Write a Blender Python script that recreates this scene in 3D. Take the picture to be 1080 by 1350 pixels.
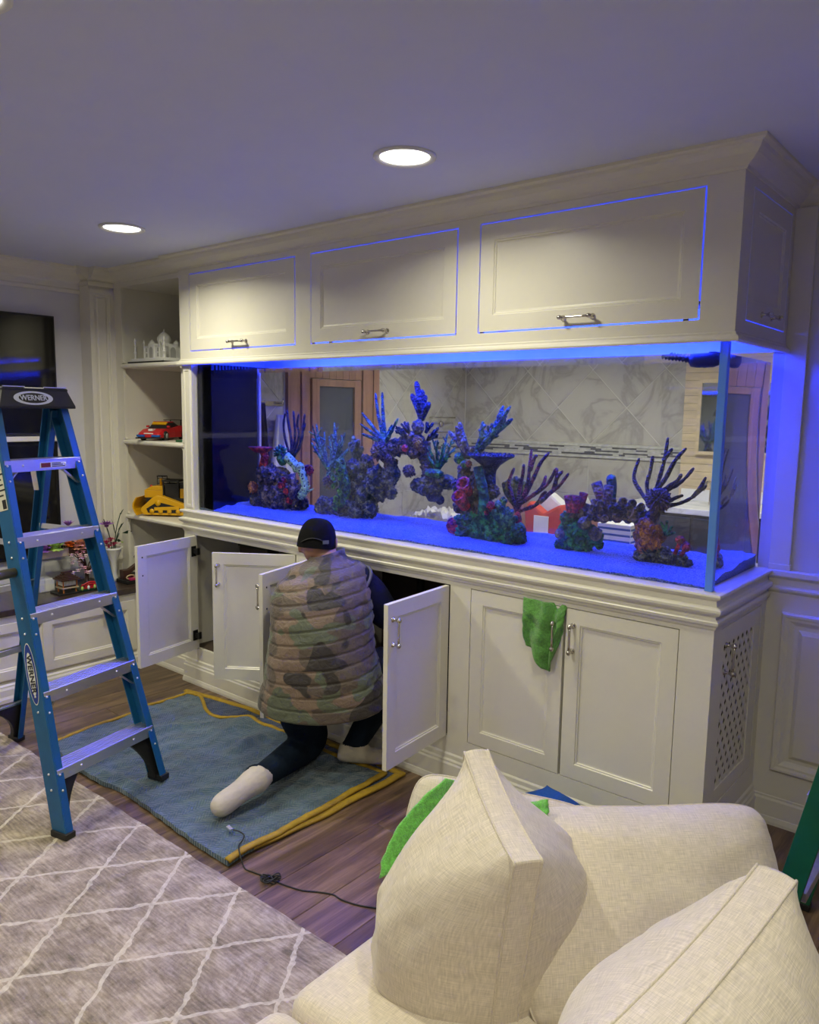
import bpy, bmesh, math, random
from mathutils import Vector, Matrix, noise
random.seed(7)
scn = bpy.context.scene
for o in list(bpy.data.objects): bpy.data.objects.remove(o, do_unlink=True)
COL = scn.collection
PI = math.pi

# ------------------------------------------------------------------ camera
F_PX = 1018.84
YAW, PITCH, ROLL = math.radians(39.8888), math.radians(7.5096), math.radians(0.8845)
CAM = Vector((0.81825, -2.56644, 1.6141))
FW = Vector((-math.sin(YAW)*math.cos(PITCH), math.cos(YAW)*math.cos(PITCH), -math.sin(PITCH)))
_r = Vector((math.cos(YAW), math.sin(YAW), 0)); _u = _r.cross(FW)
RT = _r*math.cos(ROLL) + _u*math.sin(ROLL); UP = -_r*math.sin(ROLL) + _u*math.cos(ROLL)
cd = bpy.data.cameras.new('camera'); cam = bpy.data.objects.new('camera', cd); COL.objects.link(cam)
cd.sensor_fit = 'HORIZONTAL'; cd.sensor_width = 36.0; cd.lens = F_PX/1080*36.0
cd.clip_start = 0.05; cd.clip_end = 60
cam.matrix_world = Matrix(((RT.x, UP.x, -FW.x, CAM.x), (RT.y, UP.y, -FW.y, CAM.y), (RT.z, UP.z, -FW.z, CAM.z), (0, 0, 0, 1)))
scn.camera = cam

# ------------------------------------------------------------------ world and exposure
w = bpy.data.worlds.new('world'); scn.world = w; w.use_nodes = True
w.node_tree.nodes['Background'].inputs[0].default_value = (0.05, 0.05, 0.06, 1)
w.node_tree.nodes['Background'].inputs[1].default_value = 0.3
vs = scn.view_settings
vs.view_transform = 'Standard'; vs.look = 'None'; vs.gamma = 1.0; vs.use_curve_mapping = False
vs.exposure = 0.1
# power of the lamps the place has (watts): room downlights, tank lamps, bathroom lamps
P_DOWN, P_BLUE, P_WHITE, P_BATH = 12.8, 40.0, 0.5, 18.0
C_WARM = (1.0, 0.955, 0.71); C_BLUE = (0.0006, 0.016, 1.0)

def lamp(name, loc, power, color, size, parent=None, size_y=None, shape='DISK', spread=PI, rot=(0, 0, 0)):
    l = bpy.data.lights.new(name, 'AREA'); l.energy = power; l.color = color; l.shape = shape; l.size = size
    if size_y: l.size_y = size_y
    l.spread = spread
    o = bpy.data.objects.new(name, l); COL.objects.link(o)
    o.rotation_euler = rot
    if parent is not None:
        o.parent = parent; o.location = Vector(loc) - Vector(parent.location)
    else: o.location = loc
    return o

# ------------------------------------------------------------------ helpers
PM = {}
def thing(name, label, cat, loc=(0, 0, 0), rz=0.0, group=None, kind=None):
    o = bpy.data.objects.new(name, None); COL.objects.link(o)
    o.location = loc; o.rotation_euler = (0, 0, rz); o.empty_display_size = .05
    o['label'] = label
    if cat: o['category'] = cat
    if group: o['group'] = group
    if kind: o['kind'] = kind
    PM[o.name] = Matrix.Translation(loc) @ Matrix.Rotation(rz, 4, 'Z')
    return o
def tag(o, label, cat, group=None, kind=None):
    o['label'] = label; o['category'] = cat
    if group: o['group'] = group
    if kind: o['kind'] = kind
    return o
def struct(o): o['kind'] = 'structure'; return o

class MB:
    def __init__(s): s.v = []; s.f = []; s.m = []; s.sm = []
    def add(s, vs, fs, m=0, sm=False):
        o = len(s.v); s.v += [tuple(v) for v in vs]
        for f in fs: s.f.append(tuple(i+o for i in f)); s.m.append(m); s.sm.append(sm)
        return s
    def box(s, a, b, m=0):
        x0, y0, z0 = (min(a[i], b[i]) for i in range(3)); x1, y1, z1 = (max(a[i], b[i]) for i in range(3))
        return s.add([(x0,y0,z0),(x1,y0,z0),(x1,y1,z0),(x0,y1,z0),(x0,y0,z1),(x1,y0,z1),(x1,y1,z1),(x0,y1,z1)],
              [(0,3,2,1),(4,5,6,7),(0,1,5,4),(1,2,6,5),(2,3,7,6),(3,0,4,7)], m)
    def obox(s, c, ax, ay, az, m=0):
        c, ax, ay, az = Vector(c), Vector(ax), Vector(ay), Vector(az)
        vs = [c+sx*ax+sy*ay+sz*az for sz in (-1,1) for sx, sy in ((-1,-1),(1,-1),(1,1),(-1,1))]
        return s.add(vs, [(0,3,2,1),(4,5,6,7),(0,1,5,4),(1,2,6,5),(2,3,7,6),(3,0,4,7)], m)
    def beam(s, a, b, wdt, hgt, up=(0,0,1), m=0):
        a, b = Vector(a), Vector(b); d = (b-a); L = d.length; d.normalize()
        sd = d.cross(Vector(up)).normalized(); u2 = sd.cross(d)
        return s.obox((a+b)/2, d*L/2, sd*wdt/2, u2*hgt/2, m)
    def loft(s, rings, m=0, sm=True, cap=True, closed=True):
        n = len(rings[0]); vs = [p for r in rings for p in r]; fs = []
        k = n if closed else n-1
        for i in range(len(rings)-1):
            for j in range(k):
                a, b = i*n+j, i*n+(j+1) % n
                fs.append((a, b, b+n, a+n))
        s.add(vs, fs, m, sm)
        if cap and closed:
            o = len(s.v)-len(vs)
            s.f.append(tuple(o+j for j in reversed(range(n)))); s.m.append(m); s.sm.append(sm)
            s.f.append(tuple(o+(len(rings)-1)*n+j for j in range(n))); s.m.append(m); s.sm.append(sm)
        return s
    def tube(s, pts, rad, n=8, m=0, sm=True, cap=True, sq=None):
        pts = [Vector(p) for p in pts]; L = len(pts)
        if not hasattr(rad, '__len__'): rad = [rad]*L
        t0 = (pts[1]-pts[0]).normalized()
        ref = Vector((0,0,1)) if abs(t0.z) < .9 else Vector((1,0,0))
        nx = t0.cross(ref).normalized(); rings = []
        for i, p in enumerate(pts):
            t = (pts[min(i+1, L-1)]-pts[max(i-1, 0)]).normalized()
            nx = (nx - t*nx.dot(t))
            if nx.length < 1e-6: nx = t.orthogonal()
            nx.normalize(); ny = t.cross(nx)
            rings.append([p + nx*math.cos(2*PI*j/n)*rad[i] + ny*math.sin(2*PI*j/n)*rad[i]*(sq or 1) for j in range(n)])
        return s.loft(rings, m, sm, cap)
    def lathe(s, prof, n=16, M=None, m=0, sm=True, cap=True):
        M = M or Matrix()
        rings = [[M @ Vector((r*math.cos(2*PI*j/n), r*math.sin(2*PI*j/n), z)) for j in range(n)] for r, z in prof]
        return s.loft(rings, m, sm, cap)
    def grid(s, fn, nu, nv, m=0, sm=True):
        vs = [fn(i/nu, j/nv) for i in range(nu+1) for j in range(nv+1)]
        fs = [(i*(nv+1)+j, (i+1)*(nv+1)+j, (i+1)*(nv+1)+j+1, i*(nv+1)+j+1) for i in range(nu) for j in range(nv)]
        return s.add(vs, fs, m, sm)
    def prism(s, poly, d, m=0):                      # poly: 3D points, d: extrusion vector
        d = Vector(d); p = [Vector(q) for q in poly]; n = len(p)
        fs = [tuple(reversed(range(n))), tuple(range(n, 2*n))] + [(i, (i+1) % n, (i+1) % n+n, i+n) for i in range(n)]
        return s.add(p+[q+d for q in p], fs, m)
    def ico(s, c, r, sub=2, amp=0.0, freq=3.0, seed=0.0, m=0, sm=True, M=None):
        bm = bmesh.new(); bmesh.ops.create_icosphere(bm, subdivisions=sub, radius=1)
        if not hasattr(r, '__len__'): r = (r, r, r)
        off = Vector((seed*3.1, seed*1.7, seed*2.3)); vs = []
        for v in bm.verts:
            k = 1 + amp*(noise.noise(v.co*freq+off) + .5*noise.noise(v.co*freq*2.3+off))
            p = Vector((v.co.x*r[0]*k, v.co.y*r[1]*k, v.co.z*r[2]*k))
            vs.append((M @ p if M else p) + Vector(c))
        bm.verts.index_update(); fs = [tuple(v.index for v in f.verts) for f in bm.faces]; bm.free()
        return s.add(vs, fs, m, sm)
    def xf(s, M, start=0):
        s.v = s.v[:start] + [tuple(M @ Vector(v)) for v in s.v[start:]]; return s
    def mesh(s, name, mats, bevel=0.0, seg=2, inv=None, recalc=True):
        me = bpy.data.meshes.new(name)
        vs = s.v if inv is None else [tuple(inv @ Vector(v)) for v in s.v]
        me.from_pydata(vs, [], s.f)
        for mt in (mats if isinstance(mats, (list, tuple)) else [mats]): me.materials.append(mt)
        me.polygons.foreach_set('material_index', s.m); me.polygons.foreach_set('use_smooth', s.sm)
        if bevel or recalc:
            bm = bmesh.new(); bm.from_mesh(me)
            if recalc: bmesh.ops.recalc_face_normals(bm, faces=bm.faces)
            if bevel:
                ed = [e for e in bm.edges if len(e.link_faces) == 2 and e.calc_face_angle(0) > .5]
                bmesh.ops.bevel(bm, geom=ed, offset=bevel, segments=seg, profile=.6, affect='EDGES', clamp_overlap=True)
            bm.to_mesh(me); bm.free()
        me.update(); return me
    def build(s, name, mats, parent=None, bevel=0.0, seg=2, world=True, recalc=True):
        inv = PM[parent.name].inverted() if (parent is not None and world) else None
        o = bpy.data.objects.new(name, s.mesh(name, mats, bevel, seg, inv, recalc)); COL.objects.link(o)
        if parent is not None: o.parent = parent; PM[o.name] = PM[parent.name]
        else: PM[o.name] = Matrix()
        return o

def box(name, a, b, mats, parent=None, bevel=0.0): return MB().box(a, b).build(name, mats, parent, bevel)
def mitre(path, closed=False):
    n = len(path); out = []
    for i in range(n):
        p = Vector(path[i]); ns = []
        for a, b in ((i-1, i), (i, i+1)):
            if closed: a %= n; b %= n
            if a < 0 or b >= n: continue
            d = (Vector(path[b])-Vector(path[a])).normalized(); ns.append(Vector((d.y, -d.x)))
        if len(ns) == 1: out.append((p, ns[0]))
        else:
            m_ = (ns[0]+ns[1]); out.append((p, m_/max(.2, (1+ns[0].dot(ns[1])))))
    return out
def mould(mb, path, prof, closed=False, m=0):        # prof: closed polygon of (out, z); path: XY points, outside on the right hand
    mt = mitre(path, closed)
    rings = [[Vector((p.x+q.x*o_, p.y+q.y*o_, z)) for o_, z in prof] for p, q in mt]
    if closed: rings.append(rings[0])
    return mb.loft(rings, m, False, not closed)
def curve_pts(pts, n=6):                             # Catmull-Rom through points
    P = [Vector(p) for p in pts]; P = [2*P[0]-P[1]]+P+[2*P[-1]-P[-2]]; out = []
    for i in range(1, len(P)-2):
        for k in range(n):
            t = k/n; a, b, c, d = P[i-1:i+3]
            out.append(.5*((2*b)+(c-a)*t+(2*a-5*b+4*c-d)*t*t+(3*b-a-3*c+d)*t**3))
    out.append(P[-2]); return out
def clip_poly(poly, x0, x1, y0, y1):
    def cl(p, ins, inter):
        out = []
        for i in range(len(p)):
            a, b = p[i-1], p[i]
            if ins(b):
                if not ins(a): out.append(inter(a, b))
                out.append(b)
            elif ins(a): out.append(inter(a, b))
        return out
    def ix(v, k):
        def f(a, b):
            t = (v-a[k])/(b[k]-a[k]); q = [a[0]+(b[0]-a[0])*t, a[1]+(b[1]-a[1])*t]; q[k] = v; return tuple(q)
        return f
    for ins, it in ((lambda p: p[0] >= x0, ix(x0, 0)), (lambda p: p[0] <= x1, ix(x1, 0)), (lambda p: p[1] >= y0, ix(y0, 1)), (lambda p: p[1] <= y1, ix(y1, 1))):
        poly = cl(poly, ins, it)
        if len(poly) < 3: return []
    return poly
def text_mesh(body, size, name='t', ext=.0006, bold=0.0, sx=1.0):
    c = bpy.data.curves.new(name, 'FONT'); c.body = body; c.size = size; c.align_x = 'CENTER'; c.align_y = 'CENTER'; c.extrude = ext; c.offset = bold
    o = bpy.data.objects.new(name, c); COL.objects.link(o)
    dg = bpy.context.evaluated_depsgraph_get(); me = bpy.data.meshes.new_from_object(o.evaluated_get(dg))
    vs = [Vector((v.co.x*sx, v.co.y, v.co.z)) for v in me.vertices]; fs = [tuple(p.vertices) for p in me.polygons]
    bpy.data.objects.remove(o, do_unlink=True); bpy.data.curves.remove(c); bpy.data.meshes.remove(me)
    return vs, fs
def basis(o, x, z):                                  # matrix with x axis and z (normal) axis
    x = Vector(x).normalized(); z = Vector(z).normalized(); y = z.cross(x).normalized(); x = y.cross(z)
    return Matrix(((x.x, y.x, z.x, o[0]), (x.y, y.y, z.y, o[1]), (x.z, y.z, z.z, o[2]), (0, 0, 0, 1)))

# ------------------------------------------------------------------ materials
def nt(name):
    m = bpy.data.materials.new(name); m.use_nodes = True; t = m.node_tree; b = t.nodes['Principled BSDF']
    return m, t, b
def nd(t, ty, **kw):
    n = t.nodes.new(ty)
    for k, v in kw.items():
        if k.startswith('i_'):
            key = k[2:]; key = int(key) if key.isdigit() else key.replace('_', ' ')
            n.inputs[key].default_value = v
        else: setattr(n, k, v)
    return n
def ramp(t, stops, interp='LINEAR'):
    r = t.nodes.new('ShaderNodeValToRGB'); e = r.color_ramp.elements; r.color_ramp.interpolation = interp
    while len(e) < len(stops): e.new(.5)
    for el, (p, c) in zip(e, stops): el.position = p; el.color = (*c, 1) if len(c) == 3 else c
    return r
def mt(name, col, rough=.5, metal=0.0, var=.06, vs_=7.0, bump=0.0, bs=120.0, spec=.5, coat=0.0, sheen=0.0, stretch=None, bdist=.002):
    m, t, b = nt(name); L = t.links
    tc = nd(t, 'ShaderNodeTexCoord'); src = tc.outputs['Object']
    if stretch:
        mp = nd(t, 'ShaderNodeMapping'); mp.inputs['Scale'].default_value = stretch; L.new(src, mp.inputs[0]); src = mp.outputs[0]
    nz = nd(t, 'ShaderNodeTexNoise', i_Scale=vs_, i_Detail=4.0); L.new(src, nz.inputs['Vector'])
    lo = tuple(max(0, c*(1-var)) for c in col); hi = tuple(min(1, c*(1+var)) for c in col)
    r = ramp(t, [(.3, lo), (.7, hi)]); L.new(nz.outputs[0], r.inputs[0]); L.new(r.outputs[0], b.inputs['Base Color'])
    b.inputs['Roughness'].default_value = rough; b.inputs['Metallic'].default_value = metal; b.inputs['Specular IOR Level'].default_value = spec
    b.inputs['Coat Weight'].default_value = coat; b.inputs['Sheen Weight'].default_value = sheen
    if bump:
        n2 = nd(t, 'ShaderNodeTexNoise', i_Scale=bs, i_Detail=3.0); L.new(src, n2.inputs['Vector'])
        bp = nd(t, 'ShaderNodeBump', i_Strength=bump, i_Distance=bdist); L.new(n2.outputs[0], bp.inputs['Height']); L.new(bp.outputs[0], b.inputs['Normal'])
    return m
def emat(name, col, st):
    m, t, b = nt(name); b.inputs['Emission Color'].default_value = (*col, 1); b.inputs['Emission Strength'].default_value = st
    b.inputs['Base Color'].default_value = (.8, .8, .8, 1); return m

M = {}
M['paint'] = mt('cream_paint', (.74, .71, .63), .34, var=.015, bump=.03, bs=60)
M['wall'] = mt('grey_wall_paint', (.62, .61, .62), .75, var=.02, bump=.05, bs=250)
M['ceil'] = mt('ceiling_paint_blue_glow', (.68, .71, .87), .9, var=.01, bump=.05, bs=200)  # the tank's blue glow is tinted into the ceiling colour
M['chrome'] = mt('polished_nickel', (.62, .58, .54), .18, 1.0, var=.03)
M['black'] = mt('black_metal', (.012, .012, .013), .4, .3)
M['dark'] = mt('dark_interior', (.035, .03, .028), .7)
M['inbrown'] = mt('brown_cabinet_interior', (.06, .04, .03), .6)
M['blackgloss'] = mt('black_glass_screen', (.006, .006, .008), .08, var=.0)
M['espresso'] = mt('espresso_wood', (.045, .03, .024), .35, var=.3, vs_=4, stretch=(1, 12, 12), coat=.3)
M['alu'] = mt('brushed_aluminium', (.82, .82, .84), .38, 1.0, var=.05, vs_=30, stretch=(1, 1, 30))
M['blue_fg'] = mt('blue_fibreglass', (.008, .10, .25), .42, var=.08, vs_=20, bump=.06, bs=150)
M['green_fg'] = mt('green_fibreglass', (.005, .11, .06), .4, var=.08, vs_=20)
M['blackplastic'] = mt('black_plastic', (.012, .012, .014), .5, bump=.05, bs=300)
M['white'] = mt('white_enamel', (.8, .8, .78), .4, var=.01)
M['lens'] = emat('lit_diffuser', (1, .95, .86), 4.0)
M['led'] = emat('blue_led_strip', (.004, .05, 1.0), 3.0)

# floor planks
def plank_mat():
    m, t, b = nt('walnut_plank'); L = t.links
    tc = nd(t, 'ShaderNodeTexCoord'); oi = nd(t, 'ShaderNodeObjectInfo')
    mul = nd(t, 'ShaderNodeVectorMath', operation='SCALE'); mul.inputs[0].default_value = (13.1, 7.7, 5.3); L.new(oi.outputs['Random'], mul.inputs['Scale'])
    ad = nd(t, 'ShaderNodeVectorMath', operation='ADD'); L.new(tc.outputs['Object'], ad.inputs[0]); L.new(mul.outputs[0], ad.inputs[1])
    mp = nd(t, 'ShaderNodeMapping'); mp.inputs['Scale'].default_value = (9, .9, 1); L.new(ad.outputs[0], mp.inputs[0])
    n1 = nd(t, 'ShaderNodeTexNoise', i_Scale=2.2, i_Detail=6.0, i_Roughness=.62, i_Distortion=.9); L.new(mp.outputs[0], n1.inputs['Vector'])
    mp2 = nd(t, 'ShaderNodeMapping'); mp2.inputs['Scale'].default_value = (90, 2.5, 1); L.new(ad.outputs[0], mp2.inputs[0])
    n2 = nd(t, 'ShaderNodeTexNoise', i_Scale=3.0, i_Detail=3.0); L.new(mp2.outputs[0], n2.inputs['Vector'])
    r = ramp(t, [(.28, (.055, .034, .021)), (.5, (.145, .088, .051)), (.72, (.28, .185, .112))]); L.new(n1.outputs[0], r.inputs[0])
    r2 = ramp(t, [(.35, (.62, .6, .58)), (.62, (1, 1, 1))]); L.new(n2.outputs[0], r2.inputs[0])
    mx = nd(t, 'ShaderNodeMix', data_type='RGBA', blend_type='MULTIPLY'); mx.inputs[0].default_value = .7; L.new(r.outputs[0], mx.inputs[6]); L.new(r2.outputs[0], mx.inputs[7])
    hs = nd(t, 'ShaderNodeHueSaturation'); mr = nd(t, 'ShaderNodeMapRange', i_To_Min=.72, i_To_Max=1.2); L.new(oi.outputs['Random'], mr.inputs[0]); L.new(mr.outputs[0], hs.inputs['Value'])
    L.new(mx.outputs[2], hs.inputs['Color']); L.new(hs.outputs[0], b.inputs['Base Color'])
    b.inputs['Roughness'].default_value = .38
    bp = nd(t, 'ShaderNodeBump', i_Strength=.15, i_Distance=.002); L.new(n2.outputs[0], bp.inputs['Height']); L.new(bp.outputs[0], b.inputs['Normal'])
    return m
M['plank'] = plank_mat()

def mnode(t, op, a, bb=None, c=None):
    n = nd(t, 'ShaderNodeMath', operation=op)
    for i, v in enumerate((a, bb, c)):
        if v is None: continue
        if isinstance(v, (int, float)): n.inputs[i].default_value = v
        else: t.links.new(v, n.inputs[i])
    return n.outputs[0]

def rug_mat():
    m, t, b = nt('distressed_rug'); L = t.links
    tc = nd(t, 'ShaderNodeTexCoord'); wob = nd(t, 'ShaderNodeTexNoise', i_Scale=26.0, i_Detail=2.0); L.new(tc.outputs['Object'], wob.inputs['Vector'])
    sx = nd(t, 'ShaderNodeSeparateXYZ'); L.new(tc.outputs['Object'], sx.inputs[0])
    wv = mnode(t, 'MULTIPLY', mnode(t, 'SUBTRACT', wob.outputs[0], .5), .034)
    lines = None
    # two families of slanted cream lines that meet on the rug border, 0.312 m apart
    for sg in (1, -1):
        u = mnode(t, 'MULTIPLY_ADD', sx.outputs[1], .71*sg, sx.outputs[0])
        u = mnode(t, 'ADD', u, wv)
        d = mnode(t, 'PINGPONG', u, .156)
        k = mnode(t, 'LESS_THAN', d, .0078)
        lines = k if lines is None else mnode(t, 'MAXIMUM', lines, k)
    n1 = nd(t, 'ShaderNodeTexNoise', i_Scale=7.0, i_Detail=9.0, i_Roughness=.78, i_Distortion=.4); L.new(tc.outputs['Object'], n1.inputs['Vector'])
    mp = nd(t, 'ShaderNodeMapping'); mp.inputs['Scale'].default_value = (16, 130, 1); L.new(tc.outputs['Object'], mp.inputs[0])
    n2 = nd(t, 'ShaderNodeTexNoise', i_Scale=1.0, i_Detail=3.0); L.new(mp.outputs[0], n2.inputs['Vector'])
    s = mnode(t, 'ADD', mnode(t, 'MULTIPLY', n1.outputs[0], .70), mnode(t, 'MULTIPLY', n2.outputs[0], .30))
    r = ramp(t, [(.38, (.12, .092, .066)), (.5, (.29, .235, .175)), (.60, (.48, .40, .31))]); L.new(s, r.inputs[0])
    n3 = nd(t, 'ShaderNodeTexNoise', i_Scale=60.0, i_Detail=2.0); L.new(tc.outputs['Object'], n3.inputs['Vector'])
    lf = mnode(t, 'MULTIPLY', lines, mnode(t, 'MULTIPLY_ADD', n3.outputs[0], 1.1, .02))
    mx = nd(t, 'ShaderNodeMix', data_type='RGBA'); L.new(lf, mx.inputs[0]); L.new(r.outputs[0], mx.inputs[6]); mx.inputs[7].default_value = (.68, .62, .51, 1)
    L.new(mx.outputs[2], b.inputs['Base Color']); b.inputs['Roughness'].default_value = .75; b.inputs['Sheen Weight'].default_value = .2
    bh = mnode(t, 'ADD', mnode(t, 'MULTIPLY', n2.outputs[0], .5), lines)
    bp = nd(t, 'ShaderNodeBump', i_Strength=.5, i_Distance=.004); L.new(bh, bp.inputs['Height']); L.new(bp.outputs[0], b.inputs['Normal'])
    return m
M['rug'] = rug_mat()

def linen_mat(name, col):
    m, t, b = nt(name); L = t.links; tc = nd(t, 'ShaderNodeTexCoord'); hs = []
    for sc in ((620, 34, 620), (34, 620, 34)):
        mp = nd(t, 'ShaderNodeMapping'); mp.inputs['Scale'].default_value = sc; L.new(tc.outputs['UV'], mp.inputs[0])
        n = nd(t, 'ShaderNodeTexNoise', i_Scale=1.0, i_Detail=2.0); L.new(mp.outputs[0], n.inputs['Vector']); hs.append(n.outputs[0])
    s = mnode(t, 'MULTIPLY', mnode(t, 'ADD', hs[0], hs[1]), .5)
    r = ramp(t, [(.34, tuple(c*.80 for c in col)), (.5, col), (.66, tuple(min(1, c*1.22) for c in col))]); L.new(s, r.inputs[0])
    L.new(r.outputs[0], b.inputs['Base Color']); b.inputs['Roughness'].default_value = .85; b.inputs['Sheen Weight'].default_value = .25
    bp = nd(t, 'ShaderNodeBump', i_Strength=.55, i_Distance=.0015); L.new(s, bp.inputs['Height']); L.new(bp.outputs[0], b.inputs['Normal'])
    return m
M['linen'] = linen_mat('oatmeal_linen', (.63, .56, .475))
M['linen2'] = linen_mat('oatmeal_linen_seat', (.64, .565, .47))

# ------------------------------------------------------------------ room shell
H = 2.44; WY = .605; XL = -3.03; XW = -3.9
X0R, X1R, Y0R = XW, 2.7, -4.6
struct(box('floor', (X0R-.1, Y0R-.1, -.12), (X1R+.1, WY+.12, -.013), M['dark']))
fl = bpy.data.objects['floor']
pw, pl_ = .187, 1.24
pm = MB().box((-pw/2+.0008, -pl_/2+.0008, -.013), (pw/2-.0008, pl_/2-.0008, 0)).mesh('plank', M['plank'], bevel=.0016, seg=1)
rr = random.Random(3)
ix = 0; x = X0R+pw/2
while x < X1R+pw/2:
    y = WY + pl_*rr.random()
    while y > Y0R-pl_/2:
        yc = y - pl_/2
        if yc + pl_/2 > Y0R and yc-pl_/2 < WY-.02 and (yc > -2.9):
            o = bpy.data.objects.new('plank', pm); COL.objects.link(o); o.parent = fl
            top = min(yc+pl_/2, WY); bot = max(yc-pl_/2, Y0R)
            o.location = (x, (top+bot)/2, 0); o.scale = (1, (top-bot)/pl_, 1)
        y -= pl_
    x += pw
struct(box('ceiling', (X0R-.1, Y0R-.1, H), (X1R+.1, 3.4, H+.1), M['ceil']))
TX0, TX1 = -3.02, -.045                                   # opening for the tank
# wall that carries the tank (parts around the opening)
wb = MB()
wb.box((0.0, WY, 0), (X1R, WY+.10, H)); wb.box((X0R, WY, 0), (TX0, WY+.10, H))
wb.box((TX0, WY, 0), (0, WY+.10, 1.02)); wb.box((TX0, WY, 1.87), (0, WY+.10, H)); wb.box((TX1, WY, 1.02), (0, WY+.10, 1.87))
struct(wb.build('wall_back', M['wall']))
struct(box('wall_left', (XW-.1, Y0R, 0), (XW, WY+.1, H), M['wall']))
struct(box('wall_right', (X1R, Y0R, 0), (X1R+.1, WY+.1, H), M['wall']))
struct(box('wall_front', (XW-.1, Y0R-.1, 0), (X1R+.1, Y0R, H), M['wall']))

# crown mouldings
crown = [(0, 2.365), (.006, 2.365), (.010, 2.374), (.018, 2.378), (.030, 2.386), (.046, 2.398), (.058, 2.413), (.062, 2.423), (.070, 2.425), (.077, 2.430), (.077, H), (0, H)]
def crown_run(name, path, sc=1.0, drop=0.0):
    pr = [(o_*sc, H-(H-z)*sc) for o_, z in crown]
    if drop: pr = [(0, 2.365-drop), (.012, 2.365-drop), (.012, 2.365-drop+.02), (.006, 2.365-drop+.026)] + pr[1:]
    return struct(mould(MB(), path, pr).build(name, M['paint']))
crown_run('trim_1', [(XL, .12), (XL, 0), (0, 0), (0, WY), (.9, WY), (X1R, WY)])
crown_run('trim_2', [(-3.78, -.13), (-3.78, .03), (XL, .03)])
crown_run('trim_3', [(XW, Y0R), (XW, -.13)], 1.25, .075)
crown_run('trim_4', [(XW, -.13), (-3.78, -.13)][::1])

# pilaster at the corner of the television wall: box with a framed, recessed shaft
pil = thing('trim_5', 'cream pilaster with recessed panel at the corner', None, (-3.84, -.05, 0), kind='structure')
def rings_panel(mb, o, ex, ez, nrm, w, h, steps, m=0):
    """nested rectangles from (0,0)-(w,h): steps = (inset, depth along nrm)"""
    o, ex, ez, nrm = Vector(o), Vector(ex), Vector(ez), Vector(nrm); rs = []
    for ins, dp in steps:
        rs.append([o+ex*ins+ez*ins+nrm*dp, o+ex*(w-ins)+ez*ins+nrm*dp, o+ex*(w-ins)+ez*(h-ins)+nrm*dp, o+ex*ins+ez*(h-ins)+nrm*dp])
    vs = [p for r in rs for p in r]; fs = []
    for i in range(len(rs)-1):
        for j in range(4): fs.append((i*4+j, i*4+(j+1) % 4, i*4+4+(j+1) % 4, i*4+4+j))
    k = (len(rs)-1)*4; fs.append((k, k+1, k+2, k+3))
    mb.add(vs, fs, m); return mb
pb = MB(); pb.box((XW, -.13, 0), (-3.79, .03, H))
rings_panel(pb, (-3.79, -.13, .45), (0, 1, 0), (0, 0, 1), (1, 0, 0), .16, 1.87, [(0, 0), (0, .012), (.028, .012), (.033, .006), (.038, .006), (.043, .001), (.05, .001), (.056, .006)])
pb.box((XW, -.137, 2.335), (-3.772, .03, 2.362))
pb.build('shaft', M['paint'], pil)

# wainscot, chair rail, baseboard and pilaster on the wall right of the tank
base = [(0, 0), (.022, 0), (.022, .012), (.018, .03), (.016, .032), (.016, .098), (.012, .106), (.012, .114), (.007, .122), (.006, .138), (.002, .143), (0, .145)]
struct(mould(MB(), [(0.004, WY), (X1R, WY)], base).build('baseboard_back', M['paint']))
struct(mould(MB(), [(X1R, WY), (X1R, Y0R)], base).build('baseboard_right', M['paint']))
rail = [(0, .930), (.006, .930), (.010, .940), (.018, .944), (.022, .952), (.022, .958), (.012, .966), (.012, .992), (.020, .996), (.030, 1.006), (.030, 1.024), (.026, 1.028), (0, 1.028)]
struct(mould(MB(), [(0.004, WY), (X1R, WY)], rail).build('trim_6', M['paint']))
wp = MB(); wp.box((0.0, WY-.010, .0), (X1R, WY, .935))
struct(wp.build('trim_7', M['paint']))
for k in range(4):
    x0 = .062+k*.62
    q = MB(); rings_panel(q, (x0, WY-.010, .225), (1, 0, 0), (0, 0, 1), (0, -1, 0), .54, .640,
        [(0, 0), (0, .010), (.006, .016), (.014, .016), (.022, .012), (.030, .012), (.042, .003), (.052, -.002), (.060, -.002), (.066, .004), (.078, .012), (.095, .012)])
    struct(q.build('trim_8' if k == 0 else 'trim_%d' % (8+k), M['paint']))
q = MB(); q.box((0.0, WY-.018, 1.02), (.075, WY, H-.075)); q.box((-.0, WY-.024, 1.028), (.08, WY, 1.05))
struct(q.build('trim_12', M['paint'], bevel=.003))

# ------------------------------------------------------------------ bathroom beyond the tank
BX, BYB = -3.3, 3.3
def marble_mat(name, c0, c1, c2, sc=3.0):
    m, t, b = nt(name); L = t.links; tc = nd(t, 'ShaderNodeTexCoord'); oi = nd(t, 'ShaderNodeObjectInfo')
    mul = nd(t, 'ShaderNodeVectorMath', operation='SCALE'); mul.inputs[0].default_value = (3.1, 5.7, 9.3); L.new(oi.outputs['Random'], mul.inputs['Scale'])
    ad = nd(t, 'ShaderNodeVectorMath', operation='ADD'); L.new(tc.outputs['Object'], ad.inputs[0]); L.new(mul.outputs[0], ad.inputs[1])
    n = nd(t, 'ShaderNodeTexNoise', i_Scale=sc, i_Detail=7.0, i_Roughness=.62, i_Distortion=1.2); L.new(ad.outputs[0], n.inputs['Vector'])
    r = ramp(t, [(.3, c0), (.45, c1), (.5, c2), (.55, c1), (.7, c0)]); L.new(n.outputs[0], r.inputs[0])
    L.new(r.outputs[0], b.inputs['Base Color']); b.inputs['Roughness'].default_value = .25
    return m
M['tile'] = marble_mat('veined_grey_tile', (.49, .47, .44), (.45, .43, .405), (.33, .315, .295), 1.9)
M['grout'] = mt('tile_grout', (.66, .64, .60), .9)
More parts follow.
